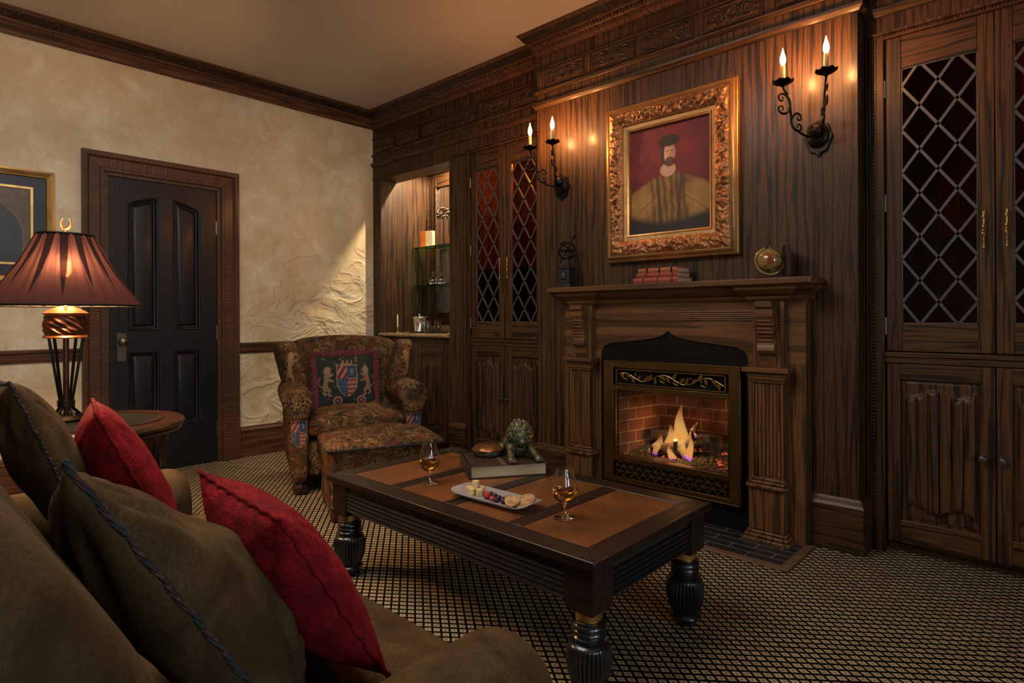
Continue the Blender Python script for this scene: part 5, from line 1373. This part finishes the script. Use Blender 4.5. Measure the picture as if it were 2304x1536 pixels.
m = MB(); m.box(-.015, .072, -.0195, .0195, 0, .154); build('cream_cover', m, simple('cream_cover', (.72,.60,.40), .6, 0, 60, .1, .15), bx, bevel=.002)
def decanter(x, y, lab):
    r_ = thing('cut_glass_decanter', lab, 'decanter', (x, y, 1.406), 0, 'decanters on the lower glass shelf')
    m = MB(); m.lathe([(0, 0), (.028, 0), (.034, .010), (.036, .040), (.026, .068), (.011, .080), (.011, .098), (.015, .102), (.013, .104), (0, .100)], (0, 0, 0), 16, cap=False, flute=(8, .07, .005, .06)); build('decanter_body', m, clear, r_, smooth=30)
    m = MB(); m.lathe([(.006, .099), (.008, .108), (.016, .122), (.010, .136), (0, .140)], (0, 0, 0), 10, cap=False); build('stopper', m, clear, r_, smooth=20)
decanter(-4.46, 3.69, 'small cut glass decanter on the lower alcove shelf, left one')
decanter(-4.36, 3.71, 'small cut glass decanter on the lower alcove shelf, right one')
fl = thing('metal_flower', 'dark metal hydrangea-like flower ornament on the upper alcove shelf', 'ornament', (-4.27, 3.66, 1.768))
m = MB(); random.seed(9)
for i in range(46):
    th = random.uniform(0, 2*PI); ph = math.acos(random.uniform(-.6, 1)); d = Vector((math.sin(ph)*math.cos(th), math.sin(ph)*math.sin(th), math.cos(ph)))*.058
    m.ell((d.x, d.y, .285+d.z), (.015, .015, .010), 8, 6)
build('flower_head', m, simple('burnished_petals', (.20,.14,.11), .3, .7, 0, 0, 0), fl, weld=False)
m = MB(); m.tube([(0, 0, 0), (.004, 0, .12), (0, 0, .25)], .004, 6); m.lathe([(.035, 0), (.035, .006), (.008, .012)], (0, 0, 0), 20); build('stem', m, iron, fl)

# a few book rows behind the ruby glass
random.seed(21)
def shelfbooks(x0, x1, z, lab):
    x = x0; k = 0
    while x < x1-.05:
        w_ = random.uniform(.028, .05); h_ = random.uniform(.20, .29); m = MB(); m.box(0, w_-.002, -.09, .09, 0, h_)
        o = build('shelved_book', m, random.choice(bk_mats), bevel=.003); o.location = (x, 3.60, z); tag(o, lab, 'book', lab.split(',')[0]); x += w_
bk_mats = [simple('spine_red', (.10,.015,.008), .5), simple('spine_brown', (.06,.025,.01), .5), simple('spine_green', (.015,.03,.015), .5)]
shelfbooks(-.60, -.27, 1.469, 'old books dimly seen behind the ruby glass, right cabinet middle shelf')

# ------------------------------------------------------------------ lights
def light(kind, name, loc, energy, color, size=.02, rot=None, **kw):
    L = bpy.data.lights.new(name, kind); L.energy = energy; L.color = color
    if kind == 'AREA': L.shape = 'RECTANGLE'; L.size, L.size_y = size
    else: L.shadow_soft_size = size
    for k, v in kw.items(): setattr(L, k, v)
    o = bpy.data.objects.new(name, L); COL.objects.link(o); o.location = loc
    if rot is not None: o.rotation_euler = rot
    return o
for k, (a, b) in enumerate(W):   # daylight just outside the two windows of the right wall
    light('AREA', 'window_daylight_%d' % k, (2.9, (a+b)/2, 1.5), 95, (.78, .88, 1.0), (1.1, 2.0), (0, PI/2, 0))
light('SPOT', 'alcove_downlight', (-4.15, 3.60, 2.60), 120, (1.0, .74, .46), .02, (0, 0, 0), spot_size=math.radians(165), spot_blend=.3)
light('POINT', 'cabinet_light', (-2.80, 3.45, 2.28), 30, (1.0, .9, .4), .02)
light('POINT', 'right_cabinet_fill', (.0, 3.60, 2.3), 3, (1.0, .55, .3), .02)  # weak fill added to bring out the red behind the right panes
light('POINT', 'firelight', (CX, 3.14, .44), 7, (1.0, .42, .14), .05)
# added soft warm fill under the ceiling, above the view; no real fixture
light('AREA', 'overhead_fill', (-2.05, .45, 2.93), 62, (1.0, .88, .74), (1.7, 1.7), (0, 0, 0))
w = bpy.data.worlds.new('World'); scene.world = w; w.use_nodes = True
w.node_tree.nodes['Background'].inputs[0].default_value = (.55, .7, 1, 1); w.node_tree.nodes['Background'].inputs[1].default_value = .08

# ------------------------------------------------------------------ camera
cam = bpy.data.cameras.new('camera'); co = bpy.data.objects.new('camera', cam); COL.objects.link(co)
yaw, roll = .749606, -.0041469
fwd = Vector((-math.sin(yaw), math.cos(yaw), 0)); r0 = Vector((math.cos(yaw), math.sin(yaw), 0)); u0 = r0.cross(fwd)
r2 = r0*math.cos(roll)+u0*math.sin(roll); u2 = -r0*math.sin(roll)+u0*math.cos(roll)
M = Matrix((r2, u2, -fwd)).transposed().to_4x4(); M.translation = (0, 0, 1.1); co.matrix_world = M
cam.sensor_width = 36; cam.lens = 1354.7/2304*36; cam.shift_x = 0; cam.shift_y = -(768-712.4)/2304; cam.clip_start = .05
scene.camera = co
vs_ = scene.view_settings; vs_.view_transform = 'Standard'; vs_.look = 'None'; vs_.exposure = 0.0; vs_.gamma = 1; vs_.use_curve_mapping = False
